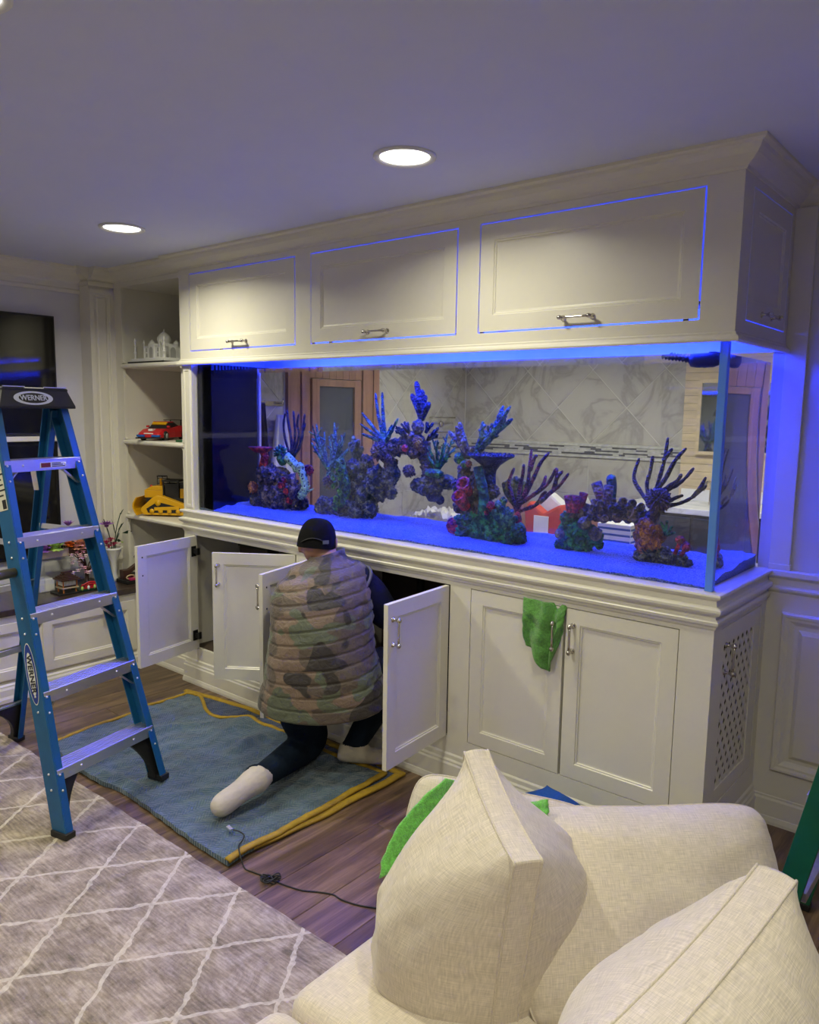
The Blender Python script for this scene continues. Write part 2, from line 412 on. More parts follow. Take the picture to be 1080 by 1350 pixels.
M['mosaic_d'] = mt('dark_glass_mosaic', (.09, .09, .12), .25, var=.4, vs_=30)
M['mosaic_l'] = mt('pale_stone_mosaic', (.5, .5, .5), .3, var=.2, vs_=30)
M['cedar'] = mt('cedar_boards', (.31, .16, .12), .5, var=.22, vs_=3, stretch=(10, 10, 1))
M['maple'] = mt('pale_wood', (.62, .50, .34), .5, var=.15, vs_=3, stretch=(2, 10, 10))
struct(box('floor_bathroom', (BX-.1, WY+.1, -.12), (1.6, BYB+.1, 0), M['grout']))
wl = struct(box('wall_bathroom_left', (BX-.1, WY+.1, 0), (BX-.008, BYB, H), M['grout']))
wk = struct(box('wall_bathroom_back', (BX-.1, BYB+.008, 0), (1.6, BYB+.1, H), M['grout']))
struct(box('wall_bathroom_right', (1.5, WY+.1, 0), (1.6, BYB, H), M['wall']))
def lay(parent, u0, u1, z0, z1, side, diag=True, P0=None, P1=None):
    """tiles of .46 m set on point (or straight), each its own piece; u runs along the wall"""
    s_ = .42; g = .004; k = 0
    if diag:
        hd = s_/math.sqrt(2)
        for i in range(-14, 15):
            for j in range(-10, 11):
                cu, cz = i*hd, 1.36+j*hd
                if (i+j) % 2: continue
                h_ = hd-g
                poly = clip_poly([(cu-h_, cz), (cu, cz-h_), (cu+h_, cz), (cu, cz+h_)], u0, u1, z0, z1)
                if len(poly) >= 3: tile(parent, poly, side)
    else:
        z = z1; row = 0
        while z > z0+.02:
            zb = max(z0, z-.305); u = u0-(.3 if row % 2 else 0)
            while u < u1:
                a, b_ = max(u0, u), min(u1, u+.61)
                if b_-a > .02: tile(parent, [(a+g/2, zb+g/2), (b_-g/2, zb+g/2), (b_-g/2, z-g/2), (a+g/2, z-g/2)], side)
                u += .61
            z -= .305; row += 1
def tile(parent, poly, side):
    c = Vector((sum(p[0] for p in poly)/len(poly), sum(p[1] for p in poly)/len(poly)))
    mb = MB()
    if side == 'back': mb.prism([(p[0], BYB+.008, p[1]) for p in poly], (0, -.003, 0))
    else: mb.prism([(BX-.008, p[0], p[1]) for p in poly], (.003, 0, 0))
    mb.build('tile', M['tile'], parent)
lay(wk, BX, -1.33, 1.372, 2.3, 'back')
lay(wk, BX, -1.33, .50, 1.255, 'back', diag=False)
lay(wl, 2.15, BYB-.004, 1.372, 2.3, 'left')
lay(wl, 2.15, BYB-.004, .50, 1.255, 'left', diag=False)
lay(wl, WY+.11, 1.22, 1.372, 2.3, 'left'); lay(wl, WY+.11, 1.22, .50, 1.255, 'left', diag=False)
def mosaic(parent, u0, u1, side):
    r_ = random.Random(5); mb = MB()
    def put(a, b_, z0, z1, m, th):
        if side == 'back': mb.box((a, BYB+.008-th, z0), (b_, BYB+.008, z1), m)
        else: mb.box((BX-.008, a, z0), (BX-.008+th, b_, z1), m)
    put(u0, u1, 1.348, 1.368, 1, .014); put(u0, u1, 1.259, 1.279, 1, .014)
    for k in range(5):
        u = u0 - r_.random()*.1
        while u < u1:
            w_ = r_.choice((.05, .09, .14, .2)); a, b_ = max(u, u0), min(u+w_-.002, u1)
            if b_ > a: put(a, b_, 1.2815+k*.0132, 1.2935+k*.0132, 0 if r_.random() < .42 else 1, .010)
            u += w_
    o = mb.build('mosaic_band', [M['mosaic_d'], M['mosaic_l']], parent); o['kind'] = 'stuff'
mosaic(wk, BX, -1.33, 'back'); mosaic(wl, 2.15, BYB, 'left')

# cedar door and casing in the bathroom's left wall
dr = thing('door_1', 'cedar door with a dark glass pane', None, (BX, 1.68, 0), kind='structure')
for k, (a, b_, d) in enumerate(((1.235, 1.30, .03), (1.30, 1.355, .022), (1.355, 1.43, .034), (1.96, 2.03, .034), (2.03, 2.08, .022), (2.08, 2.145, .03))):
    box('casing_board', (BX-.008, a+.001, 0), (BX-.008+d, b_-.001, 2.2), M['cedar'], dr, .002)
for k in range(8):
    a = 1.43+k*.06625
    box('head_board', (BX-.008, a+.001, 1.83), (BX+.012, a+.0652, 2.05), M['cedar'], dr, .0015)
box('head_rail', (BX-.008, 1.43, 2.05), (BX+.03, 1.96, 2.2), M['cedar'], dr, .002)
lf = MB(); lf.box((BX-.008, 1.45, .02), (BX+.026, 1.52, 1.825)); lf.box((BX-.008, 1.87, .02), (BX+.026, 1.94, 1.825)); lf.box((BX-.008, 1.52, 1.775), (BX+.026, 1.87, 1.825)); lf.box((BX-.008, 1.52, .02), (BX+.026, 1.87, .3))
lf = lf.build('door_leaf', M['cedar'], dr, .003)
box('pane', (BX, 1.52, .3), (BX+.008, 1.87, 1.775), mt('smoked_door_glass', (.05, .06, .10), .06, var=0), lf)

# pale plank surround with mirror, vanity
sur = thing('wood_plank_panel', 'pale wood plank panel around the bathroom mirror', 'panel', (-1.0, BYB, 0))
for k in range(24):
    z = .98+k*.055
    box('plank', (-1.325, BYB-.022, z+.0008), (-.55, BYB+.007, z+.0542), M['maple'], sur, .001)
mir = thing('wall_mirror', 'framed bathroom mirror reflecting the blue tank', 'mirror', (-.95, BYB-.04, 1.2))
box('glass', (-1.19, BYB-.045, 1.35), (-.72, BYB-.030, 1.84), mt('mirror_silver', (.75, .8, .85), .03, 1.0, var=0), mir)
fb = MB(); fb.box((-1.215, BYB-.052, 1.325), (-1.19, BYB-.0225, 1.865)); fb.box((-.72, BYB-.052, 1.325), (-.695, BYB-.0225, 1.865)); fb.box((-1.19, BYB-.052, 1.84), (-.72, BYB-.0225, 1.865)); fb.box((-1.19, BYB-.052, 1.325), (-.72, BYB-.0225, 1.35))
fb.build('frame', M['maple'], mir, .003)
van = thing('bathroom_vanity', 'dark vanity with a white counter under the mirror', 'vanity', (-.8, 2.95, 0))
box('body', (-1.50, 2.78, .08), (-.1, BYB-.03, .945), M['dark'], van, .004)
for k in range(3):
    d_ = box('door', (-1.48+k*.46, 2.762, .12), (-1.04+k*.46, 2.779, .92), mt('dark_vanity_front', (.03, .03, .04), .3), van, .004)
    box('knob', (-1.09+k*.46, 2.74, .6), (-1.07+k*.46, 2.762, .62), M['chrome'], d_, .004)
ct = box('counter', (-1.55, 2.74, .945), (-.05, BYB-.025, .985), marble_mat('white_stone', (.75, .74, .72), (.7, .69, .67), (.55, .54, .52)), van, .006)
fa = MB(); fa.tube(curve_pts([(-1.03, 3.1, .985), (-1.03, 3.1, 1.12), (-1.03, 3.02, 1.15), (-1.03, 2.95, 1.10)]), .011, 8); fa.build('faucet', M['chrome'], ct)
bb = MB(); bb.box((-1.30, BYB-.04, .986), (-.4, BYB-.024, 1.07)); bb.build('backsplash', M['white'], ct)

# bench with cushions and towels beyond the glass
bn = thing('bathroom_bench', 'long brown wooden bench standing beside the vanity', 'bench', (-2.1, 2.65, 0))
box('seat', (-2.62, 2.45, .66), (-1.58, 2.85, .70), M['cedar'], bn, .006)
for lx in (-2.58, -1.62):
    for ly in (2.49, 2.81): box('leg', (lx-.025, ly-.025, 0), (lx+.025, ly+.025, .6598), M['cedar'], bn, .004)
box('back_rail', (-2.62, 2.851, .62), (-1.58, 2.875, .92), M['cedar'], bn, .004)

# bathroom ceiling lamps (disks in trim rings)
def downlight(x, y, label, power, group, color=C_WARM, spread=2.63):
    t = thing('recessed_light', label, 'ceiling light', (x, y, H), group=group)
    MB().lathe([(.104, 0), (.104, -.006), (.098, -.010), (.086, -.006), (.082, -.002), (.082, 0)], 32, Matrix.Translation((x, y, H))).build('trim_ring', M['white'], t)
    MB().lathe([(.082, 0), (.082, -.003), (.0, -.0031)], 32, Matrix.Translation((x, y, H)), cap=False).build('lens', M['lens'], t)
    lamp('lamp', (x, y, H-.012), power, color, .15, t, spread=spread)
    return t

# ------------------------------------------------------------------ aquarium cabinet below
BAYS = [(-2.934, -2.064), (-1.956, -1.095), (-.989, -.115)]
ZD0, ZD1 = .217, .886
def frame_wall(mb, x0, x1, z0, z1, holes, y0, y1, m=0):      # a board in the XZ plane with rectangular holes side by side
    xs = x0
    for hx0, hx1, hz0, hz1 in holes:
        mb.box((xs, y0, z0), (hx0, y1, z1), m); mb.box((hx0, y0, z0), (hx1, y1, hz0), m); mb.box((hx0, y0, hz1), (hx1, y1, z1), m); xs = hx1
    mb.box((xs, y0, z0), (x1, y1, z1), m)
cab = thing('aquarium_cabinet', 'long cream base cabinet with inset doors carrying the aquarium', 'cabinet', (-1.5, .3, 0))
fr = MB(); frame_wall(fr, XL, 0, 0, .91, [(a, b_, ZD0, ZD1) for a, b_ in BAYS], 0, .02)
fr.build('face_frame', M['paint'], cab)
box('side_panel', (XL, .0201, 0), (XL+.02, .60, .91), M['paint'], cab)
def end_frame(mb, y0, y1, z0, z1, h):                        # one board with a rectangular hole, in the YZ plane
    a_ = [(y0, z0), (y1, z0), (y1, z1), (y0, z1)]; c_ = [(h[0], h[2]), (h[1], h[2]), (h[1], h[3]), (h[0], h[3])]
    vs2 = [(x, y, z) for x in (0, -.02) for y, z in a_+c_]; fs2 = []
    for j in range(4):
        k = (j+1) % 4; fs2 += [(j, k, 4+k, 4+j), (8+j, 12+j, 12+k, 8+k), (j, 8+j, 8+k, k), (4+j, 4+k, 12+k, 12+j)]
    return mb.add(vs2, fs2)
end_frame(MB(), .0201, .60, 0, .91, (.078, .542, .235, .893)).build('side_panel', M['paint'], cab)
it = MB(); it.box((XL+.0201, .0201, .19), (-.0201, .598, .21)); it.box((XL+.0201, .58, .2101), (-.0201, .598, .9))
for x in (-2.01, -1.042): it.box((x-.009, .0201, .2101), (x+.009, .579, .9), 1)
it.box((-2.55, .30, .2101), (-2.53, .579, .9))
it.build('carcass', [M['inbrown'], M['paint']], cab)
bm_ = mould(MB(), [(XL, .03), (XL, 0), (0, 0), (0, WY-.012)], base).build('base_moulding', M['paint'], cab)

def door_mesh(w_, h_, t_=.020, st=.058, sgn=1, thin=0.0):
    mb = MB(); prof = [(0, 0), (st, 0), (st+.003, .004), (st+.007, .004), (st+.010, .008), (st+.016, .009)]
    for side in (0, 1):
        y0 = 0 if side == 0 else t_; k = 1 if side == 0 else -1; rs = []
        for ins, dp in prof:
            y = y0 + k*dp*(.8 if side else 1)
            rs.append([(ins, y, ins), (w_-ins, y, ins), (w_-ins, y, h_-ins), (ins, y, h_-ins)])
        vs = [p for r in rs for p in r]; fs = []
        for i in range(len(rs)-1):
            for j in range(4):
                f = (i*4+j, i*4+(j+1) % 4, i*4+4+(j+1) % 4, i*4+4+j); fs.append(f if side == 0 else f[::-1])
        q = (len(rs)-1)*4; f = (q, q+1, q+2, q+3); fs.append(f if side == 0 else f[::-1]); mb.add(vs, fs)
    n = len(prof)*4
    if thin: mb.v = [(min(max(x, thin), w_-thin) if y > .0105 else x, y, min(max(z, thin), h_-thin) if y > .0105 else z) for x, y, z in mb.v]
    for j in range(4): mb.f.append((j, n+j, n+(j+1) % 4, (j+1) % 4)); mb.m.append(0); mb.sm.append(False)
    if sgn < 0: mb.v = [(-x, y, z) for x, y, z in mb.v]
    return mb.mesh('door', M['paint'], bevel=0)
def pull_mesh(L=.098):                                        # bar along z, projecting to -y
    mb = MB()
    for s in (-1, 1):
        R = Matrix.Translation((0, 0, s*L/2)) @ Matrix.Rotation(PI/2, 4, 'X')
        mb.lathe([(.0, 0), (.011, 0), (.011, .003), (.006, .006), (.0045, .016), (.006, .020), (.0085, .024), (.009, .029), (.0085, .034), (.006, .038), (0, .039)], 12, R, cap=False)
        e = Matrix.Translation((0, -.029, s*(L/2+.004)))
        mb.lathe([(0, -.004), (.007, -.004), (.0075, 0), (.007, .004), (.004, .007), (0, .008)] if s > 0 else [(0, -.008), (.004, -.007), (.007, -.004), (.0075, 0), (.007, .004), (0, .004)], 12, e, cap=False)
    mb.lathe([(0, -L/2), (.0052, -L/2), (.0046, -L/4), (.0043, 0), (.0046, L/4), (.0052, L/2), (0, L/2)], 10, Matrix.Translation((0, -.029, 0)), cap=False)
    return mb.mesh('handle', M['chrome'])
PULL = pull_mesh(); PULLH = pull_mesh(.115)
def mesh_obj(name, me, parent, loc=(0, 0, 0), rot=(0, 0, 0)):
    o = bpy.data.objects.new(name, me); COL.objects.link(o); o.parent = parent; o.location = loc; o.rotation_euler = rot; return o
def hinge_mesh():
    mb = MB(); mb.box((-.008, .0205, -.030), (.030, .026, .030)); mb.box((.003, .024, -.014), (.018, .050, .014)); mb.box((-.006, .044, -.020), (.018, .056, .020))
    return mb.mesh('hinge', M['black'], bevel=.002, seg=1)
HINGE = hinge_mesh()
DW = .4285; DH = ZD1-ZD0-.006
DL, DRm = door_mesh(DW, DH), door_mesh(DW, DH, sgn=-1)
SCREW = MB().lathe([(0, 0), (.0045, 0), (.004, .0022), (0, .003)], 8, Matrix.Rotation(-PI/2, 4, 'X'), cap=False).mesh('screw', M['black'])
cw = Vector(cab.location)
for k, (hx, sg, ang) in enumerate(((BAYS[0][0], 1, -79.1), (BAYS[0][1], -1, 35.4), (BAYS[1][0], 1, -75.1), (BAYS[1][1], -1, 94.5), (BAYS[2][0], 1, 0), (BAYS[2][1], -1, 0))):
    d = mesh_obj('door', DL if sg > 0 else DRm, cab, Vector((hx+.003*sg, 0 if ang == 0 else -.004, ZD0+.003))-cw, (0, 0, math.radians(ang)))
    mesh_obj('handle', PULL, d, (sg*(DW-.031), 0, DH-.112))
    for zz in (DH-.112+.049, DH-.112-.049): mesh_obj('screw', SCREW, d, (sg*(DW-.031), .0195, zz))
    if ang:
        for zz in (.085, DH-.085):
            h = mesh_obj('hinge', HINGE, d, (sg*.016 if sg > 0 else -.038, 0, zz))
# lattice door in the right end
ld = MB()
for a, b_ in (((-.019, .081, .238), (-.001, .118, .890)), ((-.019, .459, .238), (-.001, .539, .890)), ((-.019, .118, .238), (-.001, .459, .296)), ((-.019, .118, .826), (-.001, .459, .890))): ld.box(a, b_)
ld = ld.build('lattice_door', M['paint'], cab, .0015)
for fam in (0, 1):
    for k in range(-26, 27):
        c = k*.050; w2 = .0105
        q = [(-1, 0), (1, 0), (1, 0), (-1, 0)]
        sl = 1 if fam else -1
        cy, cz = .2885 + c*1.0, .561
        dv = Vector((sl*.58, .815)); nv = Vector((-dv.y, dv.x))
        pts = [Vector((cy, cz))+dv*a*1.5+nv*b_*w2 for a, b_ in ((-1, -1), (1, -1), (1, 1), (-1, 1))]
        pl = clip_poly([tuple(p) for p in pts], .1181, .4589, .2961, .8259)
        if len(pl) >= 3:
            MB().prism([(-.0062 if fam else -.0038, p[0], p[1]) for p in pl], (-.0022, 0, 0)).build('lattice_slat', M['paint'], ld)
hd = mesh_obj('handle', PULL, ld, Vector((-.001, .135, .775))-cw, (0, 0, PI/2))
# pump gear inside the cabinet
sp = thing('sump_tank', 'black sump box on the floor of the open cabinet', 'tank', (-1.42, .36, .21))
q = MB(); q.box((-1.68, .24, .2101), (-1.22, .50, .222)); q.box((-1.68, .24, .222), (-1.67, .5, .52)); q.box((-1.23, .24, .222), (-1.22, .5, .52)); q.box((-1.67, .24, .222), (-1.23, .25, .52)); q.box((-1.67, .49, .222), (-1.23, .5, .52))
q.build('box_body', M['blackplastic'], sp)
q = MB(); q.tube([(-1.62, .45, .24), (-1.62, .45, .89)], .02, 10); q.tube([(-1.3, .45, .24), (-1.3, .45, .89)], .016, 10); q.build('pipe', M['blackplastic'], sp)
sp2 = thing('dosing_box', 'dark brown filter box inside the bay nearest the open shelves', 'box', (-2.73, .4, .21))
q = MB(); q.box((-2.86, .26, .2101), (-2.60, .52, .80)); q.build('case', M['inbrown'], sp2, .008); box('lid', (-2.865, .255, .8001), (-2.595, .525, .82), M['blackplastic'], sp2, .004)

# ------------------------------------------------------------------ ledge
ledge_prof = [(0, .905), (.004, .905), (.008, .915), (.014, .922), (.016, .932), (.010, .938), (.004, .941), (.004, .949), (.010, .953), (.020, .960), (.024, .968), (.024, .976), (.018, .981), (.004, .984), (.002, 1.002), (.006, 1.008), (.016, 1.012), (.019, 1.019), (.017, 1.025), (.012, 1.027), (0, 1.027)]
lg = thing('aquarium_ledge', 'moulded cream ledge running below the aquarium glass', 'ledge', (-1.5, .3, .91))
mould(MB(), [(XL, .55), (XL, 0), (0, 0), (0, WY-.025)], ledge_prof).build('moulding', M['paint'], lg)
box('top', (XL+.001, .001, .911), (-.001, .60, 1.0268), M['paint'], lg)

# ------------------------------------------------------------------ canopy cabinet above
ZB, ZC0, ZC1 = 1.852, 1.919, 2.336
hood = thing('canopy_cabinet', 'cream canopy cabinet with three lift-up doors above the aquarium', 'cabinet', (-1.5, .3, 1.85))
hb = MB(); frame_wall(hb, XL, 0, ZB, 2.42, [(a, b_, ZC0, ZC1) for a, b_ in BAYS], 0, .011)
hb.build('face_frame', M['paint'], hood)
box('side_panel', (XL, .0111, ZB), (XL+.02, .60, 2.42), M['paint'], hood)
end_frame(MB(), .0111, .60, ZB, 2.42, (.098, .55, ZC0, ZC1)).build('side_panel', M['paint'], hood)
box('back_panel', (XL+.0201, .585, ZB), (-.0201, .60, 2.42), M['white'], hood); box('top_panel', (XL+.0201, .0201, 2.40), (-.0201, .584, 2.42), M['white'], hood)
mould(MB(), [(XL, .12), (XL, 0), (0, 0), (0, WY-.02)], [(0, 1.846), (.016, 1.846), (.018, 1.852), (.016, 1.860), (.010, 1.866), (.006, 1.868), (.006, 1.874), (0, 1.878)]).build('lower_moulding', M['paint'], hood)
hw = Vector(hood.location)
for k, (a, b_) in enumerate(BAYS):
    g = .0045; me = door_mesh(b_-a-2*g, ZC1-ZC0-2*g, .020, st=.062, thin=.008)
    d = mesh_obj('lift_door', me, hood, Vector((a+g, 0, ZC0+g))-hw)
    mesh_obj('handle', PULLH, d, ((b_-a-2*g)/2, 0, .031), (0, PI/2, 0))
me = door_mesh(.452-.007, ZC1-ZC0-.007, st=.062, thin=.008)
d = mesh_obj('lift_door', me, hood, Vector((0, .098+.0035, ZC0+.0035))-hw, (0, 0, PI/2))
mesh_obj('handle', PULLH, d, (.222, 0, .031), (0, PI/2, 0))

# ------------------------------------------------------------------ aquarium
YF, YB, XR_, XLW = .046, .600, -.050, -2.945
ZW0, ZW1, ZPT = 1.0268, 1.815, 1.850
def mixglass(name, tint, fac, rough=0.0):
    m = bpy.data.materials.new(name); m.use_nodes = True; t = m.node_tree; t.nodes.clear()
    out = t.nodes.new('ShaderNodeOutputMaterial'); tr = t.nodes.new('ShaderNodeBsdfTransparent'); gl = t.nodes.new('ShaderNodeBsdfGlossy'); mx = t.nodes.new('ShaderNodeMixShader')
    tr.inputs[0].default_value = (*tint, 1); gl.inputs[0].default_value = (.9, .95, 1, 1); gl.inputs['Roughness'].default_value = rough; mx.inputs[0].default_value = fac
    t.links.new(tr.outputs[0], mx.inputs[1]); t.links.new(gl.outputs[0], mx.inputs[2]); t.links.new(mx.outputs[0], out.inputs[0]); return m
M['acrylic'] = mixglass('clear_acrylic', (.985, .99, .995), .015)
def water_mat():
    m = bpy.data.materials.new('clear_water'); m.use_nodes = True; t = m.node_tree; t.nodes.clear()
    out = t.nodes.new('ShaderNodeOutputMaterial'); g = t.nodes.new('ShaderNodeBsdfRefraction'); g.inputs['IOR'].default_value = 1.33; g.inputs['Roughness'].default_value = 0; g.inputs[0].default_value = (.95, .97, 1, 1)
    gl = t.nodes.new('ShaderNodeBsdfGlossy'); gl.inputs['Roughness'].default_value = 0.0; fr_ = t.nodes.new('ShaderNodeFresnel'); fr_.inputs[0].default_value = 1.33
    mx = t.nodes.new('ShaderNodeMixShader'); tr = t.nodes.new('ShaderNodeBsdfTransparent'); mx2 = t.nodes.new('ShaderNodeMixShader'); mx2.inputs[0].default_value = .04
    L = t.links; L.new(fr_.outputs[0], mx.inputs[0]); L.new(g.outputs[0], mx.inputs[1]); L.new(gl.outputs[0], mx.inputs[2])
    L.new(mx.outputs[0], mx2.inputs[1]); L.new(tr.outputs[0], mx2.inputs[2]); L.new(mx2.outputs[0], out.inputs[0]); return m
aq = thing('aquarium', 'long acrylic fish tank glowing blue between ledge and canopy', 'aquarium', (-1.5, .32, 1.0269))
PT = .028
box('front_pane', (XLW, YF-PT, 1.027), (XR_+.001, YF-.001, ZPT), M['acrylic'], aq)
box('side_pane', (XR_+.001, YF-.001, 1.027), (XR_+PT, YB, ZPT), M['acrylic'], aq)
box('rear_pane', (XLW, YB+.001, 1.027), (XR_, YB+PT-.008, ZPT), M['acrylic'], aq)
M['seam'] = mt('acrylic_edge_blue_glow', (.16, .40, 1.0), .25, var=.03, vs_=30); M['seam'].node_tree.nodes['Principled BSDF'].inputs['Transmission Weight'].default_value = .3  # clear acrylic; the LED glow is painted in as a blue base colour
box('corner_seam', (XR_+.0015, YF-PT, 1.027), (XR_+PT, YF-.0015, ZPT), M['seam'], aq, .003)
wt = MB(); wt.add([(XLW, YF, ZW0), (XR_, YF, ZW0), (XR_, YB, ZW0), (XLW, YB, ZW0), (XLW, YF, ZW1), (XR_, YF, ZW1), (XR_, YB, ZW1), (XLW, YB, ZW1)], [(0, 1, 5, 4), (1, 2, 6, 5), (2, 3, 7, 6)])
wt.build('water', water_mat(), aq, recalc=False)
ws = MB(); ws.grid(lambda u, v: (XLW+.001+(XR_-XLW-.002)*u, YF+.001+(YB-YF-.002)*v, ZW1+.0035*noise.noise(Vector((u*40, v*9, 1)))+.002*noise.noise(Vector((u*110, v*24, 4)))), 160, 24)
ws.build('water_surface', mixglass('rippled_water_surface', (.9, .95, 1), .22), aq, recalc=False)
# sand bed
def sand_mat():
    m, t, b = nt('sand_blue_glow_tint'); L = t.links; tc = nd(t, 'ShaderNodeTexCoord')
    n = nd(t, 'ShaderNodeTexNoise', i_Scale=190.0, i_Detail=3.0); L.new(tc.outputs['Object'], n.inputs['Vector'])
    r = ramp(t, [(.36, (.05, .09, .12)), (.62, (.30, .38, .46))]); L.new(n.outputs[0], r.inputs[0]); L.new(r.outputs[0], b.inputs['Base Color']); b.inputs['Roughness'].default_value = .9  # pale sand darkened and blued, so the lamps' blue sits in its colour
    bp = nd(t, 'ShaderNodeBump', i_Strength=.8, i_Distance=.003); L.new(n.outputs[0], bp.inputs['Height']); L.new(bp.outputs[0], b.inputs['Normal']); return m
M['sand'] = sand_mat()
def sand_z(x, y):
    k = min(1, max(0, (y-YF)/.50))
    return 1.0315+.012*min(1, k*9)+.034*k+min(1, k*6)*(-.003)+.006*noise.noise(Vector((x*6, y*8, 0)))+.004*noise.noise(Vector((x*15, y*22, 3)))+.004*math.sin(y*34+3*noise.noise(Vector((x*3, y*3, 1))))
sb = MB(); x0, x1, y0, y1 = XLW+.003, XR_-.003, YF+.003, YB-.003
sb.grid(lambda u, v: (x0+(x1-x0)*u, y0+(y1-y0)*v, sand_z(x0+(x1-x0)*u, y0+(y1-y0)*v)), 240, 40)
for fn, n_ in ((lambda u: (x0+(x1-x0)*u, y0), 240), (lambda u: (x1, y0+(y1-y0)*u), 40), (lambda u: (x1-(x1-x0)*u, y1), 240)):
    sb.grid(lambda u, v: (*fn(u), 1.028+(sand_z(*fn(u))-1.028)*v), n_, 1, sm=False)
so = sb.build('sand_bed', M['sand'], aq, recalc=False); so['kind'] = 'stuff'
ob = MB(); ob.box((XLW+.004, YF+.006, 1.03), (-2.815, YB-.002, 1.848)); ob = ob.build('overflow_box', mt('black_acrylic', (.004, .004, .006), .12, var=0), aq)
q = MB()
for k in range(24): q.box((-2.8149, YF+.03+k*.022, 1.78), (-2.808, YF+.044+k*.022, 1.846))
q.build('overflow_comb', M['blackgloss'], ob)
ep = MB(); ep.box((XL+.002, .012, 1.027), (XLW-.001, .60, ZPT-.005)); rings_panel(ep, (XL+.006, .012, 1.04), (1, 0, 0), (0, 0, 1), (0, -1, 0), .07, .79, [(0, 0), (.004, .006), (.016, .006), (.02, .002), (.03, .002)])
ep.build('end_panel', M['paint'], aq)
jb = MB(); jb.box((-2.85, YB+.021, 1.022), (-2.822, YB+.034, 1.87)); struct(jb.build('trim_13', M['paint']))

# light bars above the water, hanging in the canopy
for k, (xa, xb) in enumerate(((-2.72, -1.94), (-1.88, -1.08), (-1.02, -.14))):
    lb = thing('aquarium_light_bar', ['blue LED light bar above the overflow box end', 'blue LED light bar above the coral arch', 'blue LED light bar above the coral bridge'][k], 'light', ((xa+xb)/2, .32, 1.93), group='LED bars in the canopy')
    q = MB(); q.box((xa, .20, 1.955), (xb, .44, 1.985)); q.build('housing', M['alu'], lb, .004)
    for x in (xa+.03, xb-.03):
        q = MB(); q.box((x-.008, .025, 1.9865), (x+.008, .5845, 1.995)); q.box((x-.008, .0255, ZPT+.0003), (x+.008, .036, 1.9865))
        q.build('mounting_arm', M['black'], lb)
    box('added_top_glow', (xa+.06, .205, 1.9851), (xb-.06, .435, 1.9858), M['led'], lb)  # added glowing sheet that brightens the canopy inside
    box('added_side_glow', (xa+.002, .1985, 1.959), (xb-.002, .1999, 1.981), M['led'], lb); box('added_side_glow', (xa+.002, .4401, 1.959), (xb-.002, .4415, 1.981), M['led'], lb)  # added glowing strips, so the gaps around the lift doors show blue
    box('diffuser', (xa+.01, .21, 1.951), (xb-.01, .43, 1.9549), M['led'], lb)
    lamp('blue_lamp', ((xa+xb)/2, .32, 1.949), P_BLUE, C_BLUE, xb-xa-.03, lb, .20, 'RECTANGLE')
    lamp('white_lamp', ((xa+xb)/2, .32, 1.948), P_WHITE, (.75, .85, 1.0), xb-xa-.03, lb, .05, 'RECTANGLE')

# ------------------------------------------------------------------ lights in the ceilings
downlight(-.918, -.541, 'lit recessed downlight near the three-door canopy', P_DOWN*.62, None)
downlight(-2.637, -.561, 'lit recessed downlight near the open shelves', P_DOWN, None)
for x, y, lb_ in ((-.96, -1.88, 'lit recessed downlight above the end of the sofa'), (-2.64, -1.88, 'lit recessed downlight above the beige rug'), (.80, -1.88, 'lit recessed downlight above the sofa backrest'), (-2.64, -3.3, 'lit recessed downlight above the far side of the rug'), (.8, -3.6, 'lit recessed downlight behind the sofa')):
    downlight(x, y, lb_, P_DOWN, None)
for x, y, lb_ in ((-2.3, 2.2, 'bathroom downlight before the cedar door'), (-.9, 2.1, 'bathroom downlight before the vanity')):
    downlight(x, y, lb_, P_BATH, None)

# ------------------------------------------------------------------ open shelves left of the tank
BKY = .03
bk = thing('open_bookcase', 'built-in cream open shelves between pilaster and aquarium', 'bookcase', (-3.4, .3, .53))
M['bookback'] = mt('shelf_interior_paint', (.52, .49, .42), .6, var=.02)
MB().box((-3.78, BKY, .53), (-3.705, .585, 2.365)).build('side_panel', M['paint'], bk)
MB().box((-3.052, BKY, .53), (XL-.001, .585, 2.365)).build('side_panel', M['paint'], bk)
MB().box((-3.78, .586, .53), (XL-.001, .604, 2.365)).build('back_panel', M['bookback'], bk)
MB().box((-3.704, BKY+.001, 2.335), (-3.053, .585, 2.365)).build('head_board', M['paint'], bk)
# scalloped face frame corners and the shelves with rounded noses
for z, nm in ((.932, 0), (1.405, 1), (1.873, 2)):
    q = MB(); pr = [(.585, z-.030), (BKY+.006, z-.030), (BKY-.006, z-.027), (BKY-.012, z-.020), (BKY-.012, z-.010), (BKY-.006, z-.003), (BKY+.006, z), (.585, z)]
    q.prism([(-3.704, y, zz) for y, zz in pr], (.651, 0, 0)); q.build('shelf', M['paint'], bk)
for x0_, x1_ in ((-3.704, -3.690), (-3.066, -3.053)):
    for za, zb_ in ((.56, .900), (.934, 1.373), (1.407, 1.841), (1.876, 2.334)):
        n = 6; sgn = 1 if x0_ < -3.5 else -1; xe = x0_ if sgn > 0 else x1_
        pts = [(xe, za), (xe+sgn*.03, za)] + [(xe+sgn*(.014+.016*(1-math.sin(PI/2*i/n))), za+.018*(1-math.cos(PI/2*i/n))) for i in range(n+1)] + [(xe+sgn*(.014+.016*(1-math.sin(PI/2*i/n))), zb_-.018*(1-math.cos(PI/2*i/n))) for i in range(n, -1, -1)] + [(xe, zb_)]
        MB().prism([(a, BKY-.004, b_) for a, b_ in pts], (0, .016, 0)).build('face_frame', M['paint'], bk)
# panel and baseboard below the shelves, right of the bench
lp = MB(); lp.box((-3.45, BKY+.02, 0), (XL-.001, .12, .53)); struct(lp.build('trim_14', M['paint']))
struct(mould(MB(), [(-3.44, BKY+.02), (XL-.001, BKY+.02)], base).build('baseboard_left', M['paint']))

